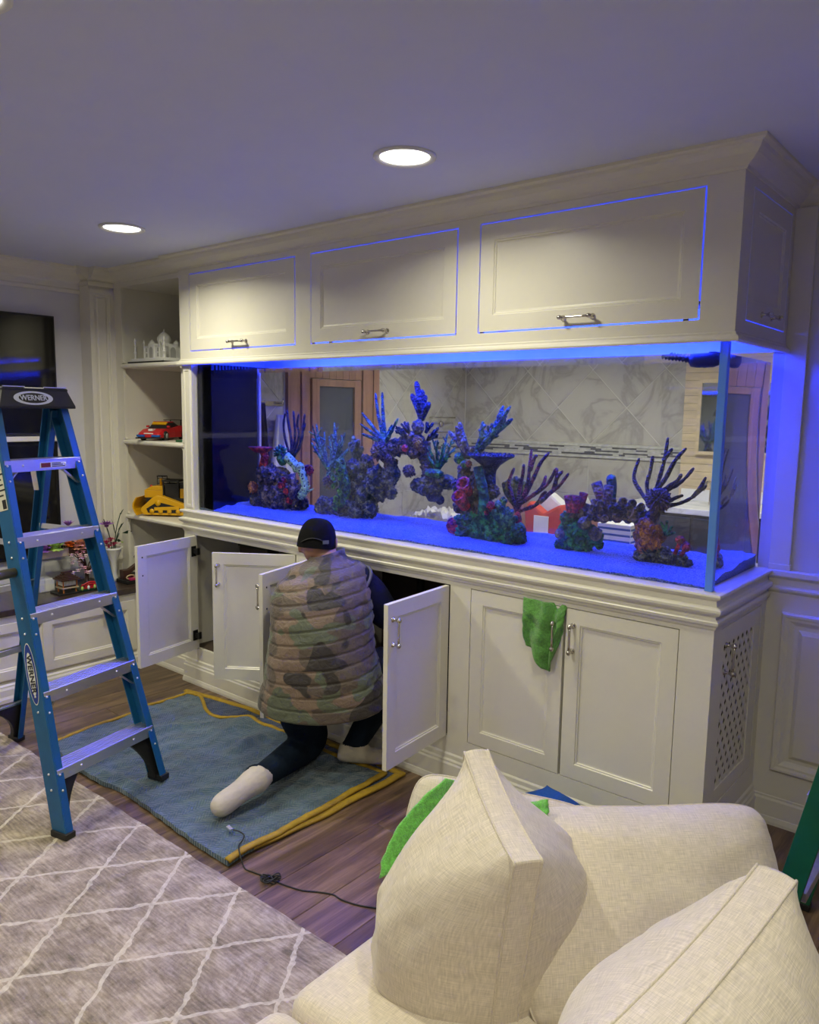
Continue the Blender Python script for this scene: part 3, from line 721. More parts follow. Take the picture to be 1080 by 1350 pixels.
# ------------------------------------------------------------------ media bench along the television wall
BF = -3.46
bench = thing('media_bench', 'low cream media bench with panelled drawers under the television', 'bench', (-3.68, -1.5, 0))
ZBT = .475
box('body', (XW+.001, -3.2, .10), (BF, BKY+.018, ZBT), M['paint'], bench)
mould(MB(), [(BF, BKY+.019), (BF, -3.2)][::-1], [(0, 0), (.03, 0), (.03, .02), (.024, .035), (.022, .07), (.016, .082), (.016, .09), (.008, .10), (0, .105)]).build('base_moulding', M['paint'], bench)
y = -.086; k = 0
while y > -2.8:
    w_ = .565; d = MB()
    o_ = Vector((BF, y-w_, .122)); hh = .31
    rings_panel(d, o_, (0, 1, 0), (0, 0, 1), (1, 0, 0), w_, hh, [(0, 0), (0, .016), (.05, .016), (.054, .011), (.060, .010), (.064, .005), (.075, .005)])
    d = d.build('drawer', M['paint'], bench)
    for ky in (y-w_*.36,):
        MB().lathe([(.0, 0), (.007, 0), (.006, .012), (.012, .018), (.014, .024), (.012, .029), (0, .031)], 12, Matrix.Translation((BF+.016, ky, .405)) @ Matrix.Rotation(PI/2, 4, 'Y'), cap=False).build('knob', M['chrome'], d)
    y -= w_+.05; k += 1
bt = box('bench_top', (XW+.001, -3.2, ZBT+.0005), (BF+.022, BKY+.018, ZBT+.036), M['espresso'], None, .004)
tag(bt, 'dark espresso wood top of the low media bench', 'worktop')
ZT = ZBT+.0365

tv = thing('television', 'large black flat television on the wall above the media bench', 'television', (XW+.03, -1.0, 1.44))
box('body', (XW+.0005, -1.75, 1.437), (XW+.045, -.315, 2.137), M['blackplastic'], tv, .003)
box('screen', (XW+.0451, -1.74, 1.447), (XW+.047, -.325, 2.127), M['blackgloss'], tv)
sbar = box('mantel_shelf', (XW+.0005, -1.9, 1.395), (XW+.05, -.25, 1.425), M['paint'], None, .004); tag(sbar, 'thin cream ledge between television and black fireplace', 'shelf')
fp = thing('electric_fireplace', 'black glass electric fireplace panel below the television', 'fireplace', (XW+.03, -1.0, .69))
box('surround', (XW+.0005, -1.75, .69), (XW+.025, -.317, 1.39), M['black'], fp, .003)
box('glass_front', (XW+.0251, -1.72, .71), (XW+.03, -.34, 1.37), M['blackgloss'], fp)
# raised clear stand on the bench
M['clear'] = mixglass('clear_stand_acrylic', (.93, .94, .95), .10, .05)
stnd = thing('acrylic_stand', 'clear acrylic riser on the bench carrying the flower planter', 'stand', (-3.74, -.36, ZT))
box('deck', (-3.84, -.56, ZT+.195), (-3.62, -.20, ZT+.203), M['clear'], stnd)
for a in (-.555, -.2085): box('leg', (-3.84, a, ZT), (-3.62, a+.008, ZT+.1945), M['clear'], stnd)
wb_ = box('white_box', (-3.80, -.545, ZT), (-3.70, -.455, ZT+.075), M['white'], None, .004); tag(wb_, 'small white box under the clear riser', 'box')

# ------------------------------------------------------------------ brick-built flowers and models
def cmat(n, c, r=.35): return mt(n, c, r, var=.05)
K = {k: cmat('toy_'+k, c) for k, c in dict(orange=(.75, .16, .01), lime=(.42, .62, .12), lilac=(.30, .12, .42), peach=(.72, .36, .22), pink=(.80, .40, .50), palepink=(.85, .62, .66), magenta=(.45, .02, .12), green=(.02, .10, .04), dgreen=(.008, .04, .02), tan=(.52, .42, .25), brown=(.055, .026, .018), red=(.52, .015, .02), yellow=(.72, .38, .005), white=(.78, .78, .76), blue=(.01, .10, .40), navy=(.01, .02, .10), lgrey=(.4, .4, .4), orange2=(.55, .18, .04)).items()}
K['black'] = M['blackplastic']
def petals(mb, c, r, n, up=.4, wd=.5, m=0, tilt=None, rings=2):
    for q in range(rings):
        for i in range(n):
            a = 2*PI*(i+.5*q)/n; e = up+q*.5; d = Vector((math.cos(a)*math.cos(e), math.sin(a)*math.cos(e), math.sin(e))); rr_ = r*(1-.25*q)
            s = Vector((-math.sin(a), math.cos(a), 0)); u = d.cross(s)
            b0 = Vector(c); p1 = b0+d*rr_*.55; p2 = b0+d*rr_
            mb.add([b0, p1+s*rr_*wd*.5, p2, p1-s*rr_*wd*.5, p1+u*rr_*.12], [(0, 1, 4), (1, 2, 4), (2, 3, 4), (3, 0, 4), (0, 3, 2, 1)], m)
plr = thing('toy_brick_planter', 'tan planter of brick-built flowers on the clear riser', 'flowers', (-3.73, -.36, ZT+.2035)); plr.scale = (1.2, 1.05, 1.15)
bz = ZT+.2035
box('trough', (-3.77, -.545, bz), (-3.68, -.375, bz+.045), K['tan'], plr, .003); box('trough', (-3.77, -.373, bz), (-3.68, -.205, bz+.045), K['brown'], plr, .003)
rnd = random.Random(11)
lv = MB()
for i in range(60):
    a = Vector((-3.725+rnd.uniform(-.04, .04), rnd.uniform(-.55, -.2), bz+.045)); d = Vector((rnd.uniform(-.4, .6), rnd.uniform(-.5, .5), rnd.uniform(.3, 1))).normalized()
    L_ = rnd.uniform(.04, .1); s = d.orthogonal().normalized()*.008
    lv.add([a-s*.4, a+s*.4, a+d*L_*.6+s, a+d*L_, a+d*L_*.6-s], [(0, 1, 2, 3, 4)], 0)
lv.build('leaves', [K['dgreen']], plr)
for (yy, zz, r_, col, n) in ((-.515, .065, .035, 'lilac', 8), (-.455, .075, .048, 'lime', 9), (-.39, .105, .028, 'orange', 6), (-.37, .085, .026, 'orange', 6), (-.31, .085, .038, 'peach', 7), (-.265, .075, .036, 'peach', 7), (-.29, .05, .034, 'peach', 7), (-.335, .05, .03, 'peach', 7), (-.245, .1, .028, 'pink', 6), (-.425, .115, .03, 'tan', 8), (-.53, .1, .024, 'lilac', 6), (-.28, .12, .024, 'lime', 6)):
    q = MB(); petals(q, (-3.675, yy, bz+zz*.5+.014), r_*1.25, n, .5, .8); petals(q, (-3.675, yy, bz+zz*.5+.014), r_, n, -.2, .7, rings=1); q.ico((-3.675, yy, bz+zz*.5+.018), r_*.4, 1); q.build('bloom', K[col], plr)
q = MB(); petals(q, (-3.72, -.35, bz+.15), .045, 6, .7, .45)
q.tube([(-3.72, -.35, bz+.04), (-3.72, -.35, bz+.15)], .003, 5); q.build('tall_bloom', K['lilac'], plr)

vs_ = thing('toy_orchid_vase', 'white vase of brick-built purple and crimson blooms beside the pilaster', 'flowers', (-3.70, -.075, ZT))
MB().lathe([(0, 0), (.028, 0), (.024, .02), (.016, .06), (.020, .12), (.050, .20), (.058, .215), (.052, .213), (.018, .125), (0, .12)], 16, Matrix.Translation((-3.70, -.075, ZT)), cap=False).build('vase', K['white'], vs_)
for (dy, dz, r_, col, n) in ((-.045, .36, .052, 'lilac', 9), (-.05, .25, .034, 'magenta', 6), (-.02, .265, .032, 'magenta', 6), (-.035, .225, .03, 'magenta', 6), (.0, .235, .03, 'magenta', 6), (.035, .235, .018, 'palepink', 5), (.055, .24, .014, 'lime', 5)):
    q = MB(); petals(q, (-3.69, -.075+dy, ZT+dz), r_, n, .3, .6); q.ico((-3.69, -.075+dy, ZT+dz), r_*.3, 1); q.build('bloom', K[col], vs_)
q = MB()
for (dy, dz) in ((.055, .43), (.06, .36), (.04, .30), (-.06, .40), (-.04, .34), (.0, .25)): q.tube(curve_pts([(-3.70, -.075, ZT+.14), (-3.70, -.075+dy*.4, ZT+.14+(dz-.14)*.6), (-3.695, -.075+dy, ZT+dz)], 4), .003, 5)
for a, b_ in (((.06, .30), (.13, .305)), ((.02, .28), (-.01, .40)), ((.045, .41), (.075, .455)), ((.02, .26), (.05, .25)), ((.03, .32), (.075, .37))):
    p, r_ = Vector((-3.695, -.075+a[0], ZT+a[1])), Vector((-3.69, -.075+b_[0], ZT+b_[1])); s = Vector((.3, 0, 1)).normalized()*.011
    q.add([p, (p+r_)/2+s, r_, (p+r_)/2-s], [(0, 1, 2, 3)])
q.build('stems', K['dgreen'], vs_)

pg = thing('toy_pagoda', 'small brown brick-built pagoda house with a hipped roof', 'toy house', (-3.60, -.43, ZT)); pg.scale = (.82, .82, .95)
px_, py_ = -3.60, -.43
box('plate', (px_-.075, py_-.09, ZT), (px_+.07, py_+.075, ZT+.008), K['black'], pg, .002)
for a in (-.04, .04):
    for b_ in (-.045, .045): box('stilt', (px_+a-.004, py_+b_-.004, ZT+.008), (px_+a+.004, py_+b_+.004, ZT+.035), K['orange2'], pg)
box('deck', (px_-.055, py_-.06, ZT+.035), (px_+.055, py_+.06, ZT+.041), K['tan'], pg)
box('walls', (px_-.042, py_-.045, ZT+.041), (px_+.042, py_+.045, ZT+.085), K['brown'], pg)
for i in range(4):
    wq = box('window', (px_+.042, py_-.042+i*.022, ZT+.052), (px_+.044, py_-.024+i*.022, ZT+.080), K['white'], pg)
    box('mullion', (px_+.044, py_-.034+i*.022, ZT+.052), (px_+.0452, py_-.032+i*.022, ZT+.080), K['brown'], wq)
    wq = box('window', (px_-.040+i*.021, py_-.0465, ZT+.052), (px_-.023+i*.021, py_-.045, ZT+.080), K['white'], pg)
for a in (-.046, .046):
    for b_ in (-.05, .05): box('post', (px_+a-.003, py_+b_-.003, ZT+.041), (px_+a+.003, py_+b_+.003, ZT+.087), K['orange2'], pg)
q = MB()
for i in range(5):
    f = 1-i*.17; q.box((px_-.068*f, py_-.072*f, ZT+.086+i*.008), (px_+.068*f, py_+.072*f, ZT+.0945+i*.008))
q.box((px_-.008, py_-.04, ZT+.126), (px_+.008, py_+.04, ZT+.136)); q.build('roof', K['brown'], pg, .002)

bt_ = thing('toy_blossom_tree', 'brick-built cherry tree with pale pink blossom beside the pagoda', 'toy tree', (-3.62, -.30, ZT)); bt_.scale = (1.1, 1.1, 1.25)
cx, cy = -3.62, -.30
box('plate', (cx-.07, cy-.075, ZT), (cx+.07, cy+.075, ZT+.012), K['dgreen'], bt_, .002)
q = MB(); q.tube(curve_pts([(cx, cy, ZT+.01), (cx-.01, cy+.01, ZT+.06), (cx, cy, ZT+.11)], 4), [.014, .013, .012, .011, .010, .010, .009, .008, .008], 7)
for i in range(9):
    a = i*.7; q.tube([(cx, cy, ZT+.07+.006*i), (cx+.03*math.cos(a), cy+.035*math.sin(a), ZT+.10+.008*i), (cx+.055*math.cos(a), cy+.06*math.sin(a), ZT+.11+.01*i)], [.006, .004, .002], 5)
q.build('trunk', K['brown'], bt_)
for i in range(34):
    a = rnd.uniform(0, 2*PI); rr_ = rnd.uniform(.02, .075); zz = rnd.uniform(.09, .20) - rr_*.4
    q = MB(); petals(q, (cx+rr_*math.cos(a), cy+rr_*math.sin(a), ZT+zz), .017, 5, .4, .8, rings=1); petals(q, (cx+rr_*math.cos(a), cy+rr_*math.sin(a), ZT+zz), .014, 5, -.4, .8, rings=1)
    q.build('blossom', K['palepink'] if rnd.random() < .7 else K['pink'], bt_)
q = MB()
for i in range(5): q.box((cx+.05+.004*i, cy-.055+i*.018, ZT+.012), (cx+.056+.004*i, cy-.04+i*.022, ZT+.034+.004*math.sin(i*.8)))
q.tube(curve_pts([(cx+.06, cy-.06, ZT+.03), (cx+.066, cy-.01, ZT+.044), (cx+.064, cy+.05, ZT+.03)], 5), .0035, 5); q.tube(curve_pts([(cx+.05, cy-.06, ZT+.022), (cx+.066, cy-.01, ZT+.034), (cx+.064, cy+.05, ZT+.02)], 5), .003, 5)
q.build('bridge', K['red'], bt_)
for i in range(4): MB().ico((cx+.07, cy-.06+i*.035, ZT+.018), (.008, .008, .012), 1).build('figure', K['white'] if i % 2 else K['lime'], bt_)

gp = thing('toy_gramophone', 'dark red brick-built desk model on the bench corner', 'toy', (-3.60, -.03, ZT))
box('base', (-3.66, -.085, ZT), (-3.53, .03, ZT+.022), K['black'], gp, .003)
q = MB(); q.obox((-3.62, -.045, ZT+.05), (.025, 0, 0), (0, .025, 0), (0, 0, .028)); q.obox((-3.61, .005, ZT+.085), (.016, 0, 0), (0, .05, .026), (0, -.006, .011)); q.build('arm', K['brown'], gp, .003)
q = MB(); pts = [(-3.555+.0*i, -.045+.028*math.cos(i*PI/10), ZT+.040+.013*math.sin(i*PI/10)) for i in range(21)]; q.tube(pts, .0045, 6, cap=False); q.tube([(-3.555, -.02, ZT+.045), (-3.56, .035, ZT+.055)], .003, 5); q.build('ring', K['tan'], gp)
box('slab', (-3.58, -.06, ZT+.0225), (-3.53, .03, ZT+.034), K['magenta'], gp, .002); box('camera_box', (-3.66, .0, ZT+.0225), (-3.60, .03, ZT+.05), K['black'], gp, .003)

# domed white palace on the top shelf
ZS = [.932, 1.405, 1.873]
tm = thing('toy_domed_palace', 'white brick-built domed palace with minarets on the top shelf', 'toy building', (-3.50, .16, ZS[2])); tm.scale = (.86, .86, .86)
q = MB(); q.box((-3.70, .03, ZS[2]), (-3.24, .40, ZS[2]+.012)); q.build('baseplate', K['black'], tm)
box('plinth', (-3.68, .045, ZS[2]+.012), (-3.26, .38, ZS[2]+.035), K['white'], tm, .002)
zq = ZS[2]+.035; ox, oy = -3.49, .20
blk = MB(); blk.box((ox-.10, oy-.10, zq), (ox+.10, oy+.10, zq+.085)); blk.box((ox-.035, oy-.108, zq), (ox+.035, oy+.108, zq+.105)); blk.box((ox-.108, oy-.035, zq), (ox+.108, oy+.035, zq+.105)); blk.box((ox-.105, oy-.105, zq+.085), (ox+.105, oy+.105, zq+.09))
blk.build('main_block', K['white'], tm, .0015)
for fx in (-.07, -.022, .026, .074):
    for lev in (.012, .048):
        box('arch_niche', (ox+fx-.008, oy-.1012, zq+lev), (ox+fx+.008, oy-.099, zq+lev+.026), K['lgrey'], tm); box('arch_niche', (ox+.099, oy+fx-.008, zq+lev), (ox+.1012, oy+fx+.008, zq+lev+.026), K['lgrey'], tm)
q = MB()
n = 8; pts = [(-.022, 0), (.022, 0), (.022, .05)] + [(.022*math.cos(i*PI/n), .05+.028*math.sin(i*PI/n)) for i in range(1, n)] + [(-.022, .05)]
q.prism([(ox+a, oy-.1095, zq+.004+b_) for a, b_ in pts], (0, .004, 0)); q.build('portal', K['lgrey'], tm); MB().prism([(ox+.1055, oy+a, zq+.004+b_) for a, b_ in pts], (.004, 0, 0)).build('portal', K['lgrey'], tm)
dome = [(.042, 0), (.042, .02), (.047, .035), (.050, .05), (.046, .068), (.034, .085), (.016, .098), (.005, .105), (.002, .125), (0, .126)]
MB().lathe(dome, 20, Matrix.Translation((ox, oy, zq+.09)), cap=False).build('dome', K['white'], tm)
for a in (-.06, .06):
    for b_ in (-.06, .06): MB().lathe([(r_*.42, z*.42) for r_, z in dome], 12, Matrix.Translation((ox+a, oy+b_, zq+.09)), cap=False).build('small_dome', K['white'], tm)
for a in (-.1, .1):
    for b_ in (-.1, .1): MB().lathe([(.007, 0), (.006, .11), (.009, .112), (.004, .125), (.0, .135)], 8, Matrix.Translation((ox+a, oy+b_, zq)), cap=False).build('corner_tower', K['white'], tm)
for a in (-.17, .20):
    for b_ in (-.13, .15): MB().lathe([(.010, 0), (.009, .04), (.013, .042), (.013, .047), (.008, .048), (.008, .085), (.011, .087), (.011, .092), (.007, .093), (.007, .12), (.010, .122), (.006, .14), (0, .148)], 10, Matrix.Translation((ox+a, oy+b_, zq)), cap=False).build('minaret', K['white'], tm)

# red race car on the middle shelf
rc = thing('toy_race_car', 'red brick-built race car with blue bumper on the middle shelf', 'toy car', (-3.535, .195, ZS[1]), rz=math.radians(30)); rc.scale = (.77, .77, .80)
def profile_body(mb, prof, hw_, m=0, tap=None):
    """prof: (y, zlow, zhigh, width factor) sections along y"""
    rings = []
    for y_, z0_, z1_, f in prof:
        w_ = hw_*f; rings.append([Vector((-w_, y_, z0_)), Vector((w_, y_, z0_)), Vector((w_*1.0, y_, z0_+(z1_-z0_)*.55)), Vector((w_*.86, y_, z1_)), Vector((-w_*.86, y_, z1_)), Vector((-w_*1.0, y_, z0_+(z1_-z0_)*.55))])
    mb.loft(rings, m, False)
b_ = MB(); profile_body(b_, [(-.235, .025, .05, .86), (-.22, .02, .062, .95), (-.15, .02, .085, 1.0), (-.07, .02, .092, .96), (.02, .02, .095, .95), (.10, .02, .105, 1.02), (.18, .02, .11, 1.04), (.235, .03, .10, .92)], .105)
b_.build('body', K['red'], rc, .004, world=False)
b_ = MB(); profile_body(b_, [(-.095, .09, .094, .80), (-.03, .09, .134, .74), (.07, .09, .138, .72), (.15, .09, .108, .74)], .1); b_.build('cabin', K['black'], rc, .003, world=False)
b_ = MB(); b_.box((-.066, -.03, .134), (.066, .06, .1425)); b_.build('roof', K['red'], rc, .003, world=False)
b_ = MB(); b_.obox((0, -.05, .128), (.062, 0, 0), (0, .012, .008), (0, -.002, .003)); b_.build('visor_band', K['yellow'], rc, world=False)
for s in (-1, 1): MB().box((s*.03, -.247, .028), (s*.098, -.222, .044)).build('bumper', K['blue'], rc, .003, world=False)
b_ = MB(); MB().box((-.104, -.25, .014), (.104, -.20, .024)).build('splitter', K['black'], rc, .002, world=False)
MB().box((-.018, -.205, .071), (.018, -.15, .0885)).build('decal', K['white'], rc, .002, world=False); b_ = MB(); b_.box((-.04, -.236, .05), (.04, -.2315, .058)); b_.build('decal', K['white'], rc, .002, world=False)
for s in (-1, 1):
    for yw in (-.145, .15):
        wq = MB().lathe([(.0, -.02), (.030, -.02), (.036, -.014), (.036, .014), (.030, .02), (0, .02)], 18, Matrix.Translation((s*.092, yw, .036)) @ Matrix.Rotation(PI/2, 4, 'Y'), cap=False).build('wheel', K['black'], rc, world=False)
        MB().lathe([(0, -.0215), (.019, -.0215), (.019, .0215), (0, .0215)], 12, Matrix.Translation((s*.092, yw, .036)) @ Matrix.Rotation(PI/2, 4, 'Y'), cap=False).build('hub', K['lgrey'], wq, world=False)
b_ = MB(); b_.box((-.105, .215, .150), (.105, .25, .155)); b_.box((-.05, .222, .10), (-.044, .235, .15)); b_.box((.044, .222, .10), (.05, .235, .15)); b_.build('rear_wing', K['black'], rc, .001, world=False)
for s in (-1, 1): b_ = MB(); b_.box((s*.09-.012, -.08, .098), (s*.09+.012, -.065, .112)); b_.build('mirror', K['red'], rc, .002, world=False)

tc_ = thing('toy_tram', 'orange and navy brick-built cable car on the shelf wall', 'toy', (-3.17, .50, 1.62))
box('cabin', (-3.22, .46, 1.585), (-3.12, .565, 1.655), K['orange2'], tc_, .003); box('roof', (-3.235, .44, 1.656), (-3.105, .575, 1.68), K['navy'], tc_, .004); box('underframe', (-3.225, .455, 1.565), (-3.115, .57, 1.5845), K['brown'], tc_, .003)
for k in range(2): box('window', (-3.212+k*.048, .4585, 1.605), (-3.176+k*.048, .46, 1.645), K['navy'], tc_)
box('wall_bracket', (-3.18, .5655, 1.60), (-3.16, .586, 1.64), K['black'], tc_)
mg = box('picture_card', (-3.19, .06, ZS[1]+.0005), (-3.07, .24, ZS[1]+.014), K['green'], None, .002); tag(mg, 'flat green booklet lying on the middle shelf', 'booklet')

# yellow bulldozer on the bottom shelf
bd = thing('toy_bulldozer', 'yellow brick-built bulldozer with black cab on the bottom shelf', 'toy bulldozer', (-3.46, .19, ZS[0]), rz=math.radians(-55)); bd.scale = (.80, .80, .86)
def trk(sx):
    pts = [(-.17, .012), (.15, .012), (.185, .035), (.19, .06), (.15, .095), (-.02, .15), (-.06, .155), (-.10, .135), (-.185, .065), (-.195, .04)]
    q = MB(); n = len(pts); o_ = [Vector((sx-.028, y_, z_)) for y_, z_ in pts]
    q.prism(o_, (.056, 0, 0)); return q
for s in (-1, 1):
    tr_ = trk(s*.095).build('track', K['yellow'], bd, .006, world=False)
    q = MB(); q.prism([(s*.095+s*.0285, y_*.78-.0, z_*.72+.014) for y_, z_ in ((-.17, .02), (.15, .02), (.185, .04), (.15, .08), (-.02, .12), (-.08, .125), (-.185, .06))], (s*.001, 0, 0)); q.build('track_recess', K['black'], tr_, world=False)
    for yw in (-.10, -.03, .04, .11): MB().lathe([(0, -.006), (.018, -.006), (.018, .006), (0, .006)], 12, Matrix.Translation((s*.124, yw, .040)) @ Matrix.Rotation(PI/2, 4, 'Y'), cap=False).build('roller', K['yellow'], tr_, world=False)
    MB().lathe([(0, -.007), (.022, -.007), (.022, .007), (0, .007)], 12, Matrix.Translation((s*.124, -.05, .10)) @ Matrix.Rotation(PI/2, 4, 'Y'), cap=False).build('sprocket', K['yellow'], tr_, world=False)
    MB().obox((s*.127, .02, .062), (.004, 0, 0), (0, .10, .006), (0, 0, .012)).build('push_arm', K['yellow'], tr_, .002, world=False)
q = MB(); q.box((-.065, -.17, .05), (.065, .16, .13)); q.build('chassis', K['black'], bd, .003, world=False)
q = MB(); q.box((-.05, -.19, .13), (.05, -.04, .185)); q.prism([(-.05, -.19, .185), (-.05, -.04, .185), (-.05, -.04, .215), (-.05, -.13, .215)], (.1, 0, 0)); q.build('hood', K['yellow'], bd, .004, world=False)
q = MB(); q.box((-.055, .10, .13), (.055, .165, .20)); q.build('fuel_tank', K['yellow'], bd, .004, world=False)
q = MB()
for a in (-.06, .06):
    for y_ in (-.03, .09): q.box((a-.005, y_-.005, .13), (a+.005, y_+.005, .255))
q.box((-.055, -.02, .13), (.055, .085, .235)); q.box((-.07, -.04, .25), (.07, .10, .262)); q.box((-.05, .10, .20), (.05, .16, .245)); q.box((-.062, -.10, .21), (-.054, -.035, .217)); q.box((-.065, .10, .225), (.065, .17, .232)); q.build('cab', K['black'], bd, .001, world=False)
q = MB()
for z_ in (.15, .19, .225, .262):
    q.tube([(-.066, -.13, z_), (-.066, -.03, z_)], .0028, 5)
for y_ in (-.13, -.09, -.05): q.tube([(-.066, y_, .13), (-.066, y_, .28)], .0028, 5)
q.box((-.07, -.12, .278), (-.03, -.05, .284)); q.build('handrail', K['black'], bd, world=False)
MB().lathe([(.012, 0), (.012, .05), (.016, .055), (0, .056)], 10, Matrix.Translation((-.02, -.08, .21))).build('exhaust', K['yellow'], bd, world=False)
MB().ico((-.03, -.165, .205), .013, 1).build('beacon', K['red'], bd, world=False)
q = MB(); rings = []
for i in range(7):
    t_ = i/6; y_ = -.235-.03*math.sin(PI*t_)+.03; z_ = .01+.13*t_; rings.append([Vector((-.15, y_, z_)), Vector((.15, y_, z_)), Vector((.15, y_-.012, z_)), Vector((-.15, y_-.012, z_))])
q.loft(rings, 0, False); q.build('blade', K['yellow'], bd, .002, world=False)
q = MB(); q.prism([(-.03, .19, .04), (-.03, .27, .02), (-.03, .29, .05), (-.03, .25, .15), (-.03, .19, .13)], (.06, 0, 0)); q.build('ripper', K['black'], bd, .004, world=False)
cn = MB(); cn.lathe([(0, 0), (.014, 0), (.014, .004), (.007, .007), (.005, .022), (0, .023)], 12, Matrix.Translation((-3.10, .075, ZS[0])), cap=False); tag(cn.build('toy_cone', K['orange']), 'tiny orange toy cone beside the bulldozer', 'toy')

# ------------------------------------------------------------------ rug
rug = MB(); ro = Vector((-1.448, -1.09, 0)); rg = random.Random(4)
def rug_pt(u, v):
    x = -3.28+3.3*u; y = -1.066-2.2*v
    if v < .001: y += .006*noise.noise(Vector((x*9, 0, 0)))
    return Vector((x-ro.x, y-ro.y, .0125+.0012*noise.noise(Vector((x*30, y*30, 0)))))
rug.grid(rug_pt, 160, 90)
for (fn) in (lambda u: rug_pt(u, 0), lambda u: rug_pt(0, u), lambda u: rug_pt(1, u)):
    rug.grid(lambda u, v: (fn(u).x, fn(u).y, fn(u).z*(1-v)+.0003*v), 80, 1, sm=False)
rug = rug.build('area_rug', M['rug'], recalc=False); rug.location = ro
tag(rug, 'distressed beige area rug with a cream diamond lattice pattern', 'rug')

# ------------------------------------------------------------------ moving blankets
def blanket_mat(name, col):
    m, t, b = nt(name); L = t.links; tc = nd(t, 'ShaderNodeTexCoord'); sx = nd(t, 'ShaderNodeSeparateXYZ'); L.new(tc.outputs['Object'], sx.inputs[0])
    # chevron quilting
    tri = mnode(t, 'PINGPONG', sx.outputs[0], .045)
    ph = mnode(t, 'ADD', sx.outputs[1], tri)
    st_ = mnode(t, 'ABSOLUTE', mnode(t, 'SINE', mnode(t, 'MULTIPLY', ph, 210.0)))
    n = nd(t, 'ShaderNodeTexNoise', i_Scale=9.0, i_Detail=5.0); L.new(tc.outputs['Object'], n.inputs['Vector'])
    r = ramp(t, [(.3, tuple(c*.72 for c in col)), (.7, tuple(c*1.3 for c in col))]); L.new(n.outputs[0], r.inputs[0]); L.new(r.outputs[0], b.inputs['Base Color'])
    n2 = nd(t, 'ShaderNodeTexNoise', i_Scale=17.0, i_Detail=6.0, i_Distortion=1.6); L.new(tc.outputs['Object'], n2.inputs['Vector'])
    hh = mnode(t, 'ADD', mnode(t, 'MULTIPLY', st_, .35), mnode(t, 'MULTIPLY', n2.outputs[0], 1.6))
    bp = nd(t, 'ShaderNodeBump', i_Strength=.75, i_Distance=.010); L.new(hh, bp.inputs['Height']); L.new(bp.outputs[0], b.inputs['Normal'])
    b.inputs['Roughness'].default_value = .8; b.inputs['Sheen Weight'].default_value = .3; return m
M['blanket'] = blanket_mat('slate_blue_quilt', (.052, .098, .145)); M['blanket2'] = blanket_mat('navy_quilt', (.008, .03, .10))
M['binding'] = mt('yellow_binding', (.36, .225, .012), .7, var=.15, vs_=40, bump=.3, bs=250)
def sheet(outline, zfn, nu, nv, thick):
    """outline: dict of four edge curves (front, back: left to right; both sampled), returns MB with top surface and rim"""
    fr_, bk_ = curve_pts(outline['front'], 10), curve_pts(outline['back'], 10)
    def smp(c, u):
        k = u*(len(c)-1); i = min(int(k), len(c)-2); return c[i].lerp(c[i+1], k-i)
    def P(u, v):
        p = smp(fr_, u).lerp(smp(bk_, u), v); p = Vector((p.x, p.y, 0))
        p.x += .014*noise.noise(Vector((p.x*5, p.y*5, 2)))*(1 if u in (0, 1) else 1)
        p.z = zfn(p.x, p.y, u, v); return p
    mb = MB(); mb.grid(P, nu, nv)
    edge = [P(u/nu, 0) for u in range(nu+1)] + [P(1, v/nv) for v in range(1, nv+1)] + [P(1-u/nu, 1) for u in range(1, nu+1)] + [P(0, 1-v/nv) for v in range(1, nv)]
    n = len(edge); vs2 = edge + [Vector((p.x, p.y, max(.001, p.z-thick))) for p in edge]
    mb.add(vs2, [(i, (i+1) % n, (i+1) % n+n, i+n) for i in range(n)], 0, True)
    return mb, P, edge
def binding(P, side, nu, w_, lift=.004):
    mb = MB(); rings = []
    for i in range(nu+1):
        t_ = i/nu
        uv = {'front': (t_, 0), 'back': (t_, 1), 'left': (0, t_), 'right': (1, t_)}[side]
        e = .012; inn = {'front': (t_, e), 'back': (t_, 1-e), 'left': (e, t_), 'right': (1-e, t_)}[side]
        a = P(*uv); b_ = P(*inn); d = (b_-a); d.z = 0; d = d.normalized() if d.length > 1e-6 else Vector((1, 0, 0))
        k = w_*(1+.15*noise.noise(Vector((t_*14, 3, 1))))
        i1 = a+d*k; o1 = a-d*.006
        rings.append([Vector((o1.x, o1.y, max(.0015, a.z-.006))), Vector((o1.x, o1.y, a.z+lift)), Vector((a.x+d.x*k*.5, a.y+d.y*k*.5, a.z+lift+.004)), Vector((i1.x, i1.y, a.z+lift)), Vector((i1.x, i1.y, max(.001, a.z-.004)))])
    mb.loft(rings, 0, True); return mb
def zlow(x, y, u, v): return .012+.003*noise.noise(Vector((x*8, y*8, 5)))
bl2 = thing('moving_blanket', 'dark navy quilted moving blanket with yellow binding lying underneath', 'blanket', (-2.0, -.5, 0))
mb, P2, _ = sheet({'front': [(-2.66, -.95, 0), (-2.1, -.94, 0), (-1.7, -.96, 0), (-1.30, -1.000, 0)], 'back': [(-2.86, -.12, 0), (-2.42, -.055, 0), (-1.9, -.06, 0), (-1.26, -.075, 0)]}, zlow, 90, 40, .011)
mb.build('quilt', M['blanket2'], bl2, recalc=False)
binding(P2, 'back', 80, .030).build('binding', M['binding'], bl2); binding(P2, 'right', 60, .030).build('binding', M['binding'], bl2)
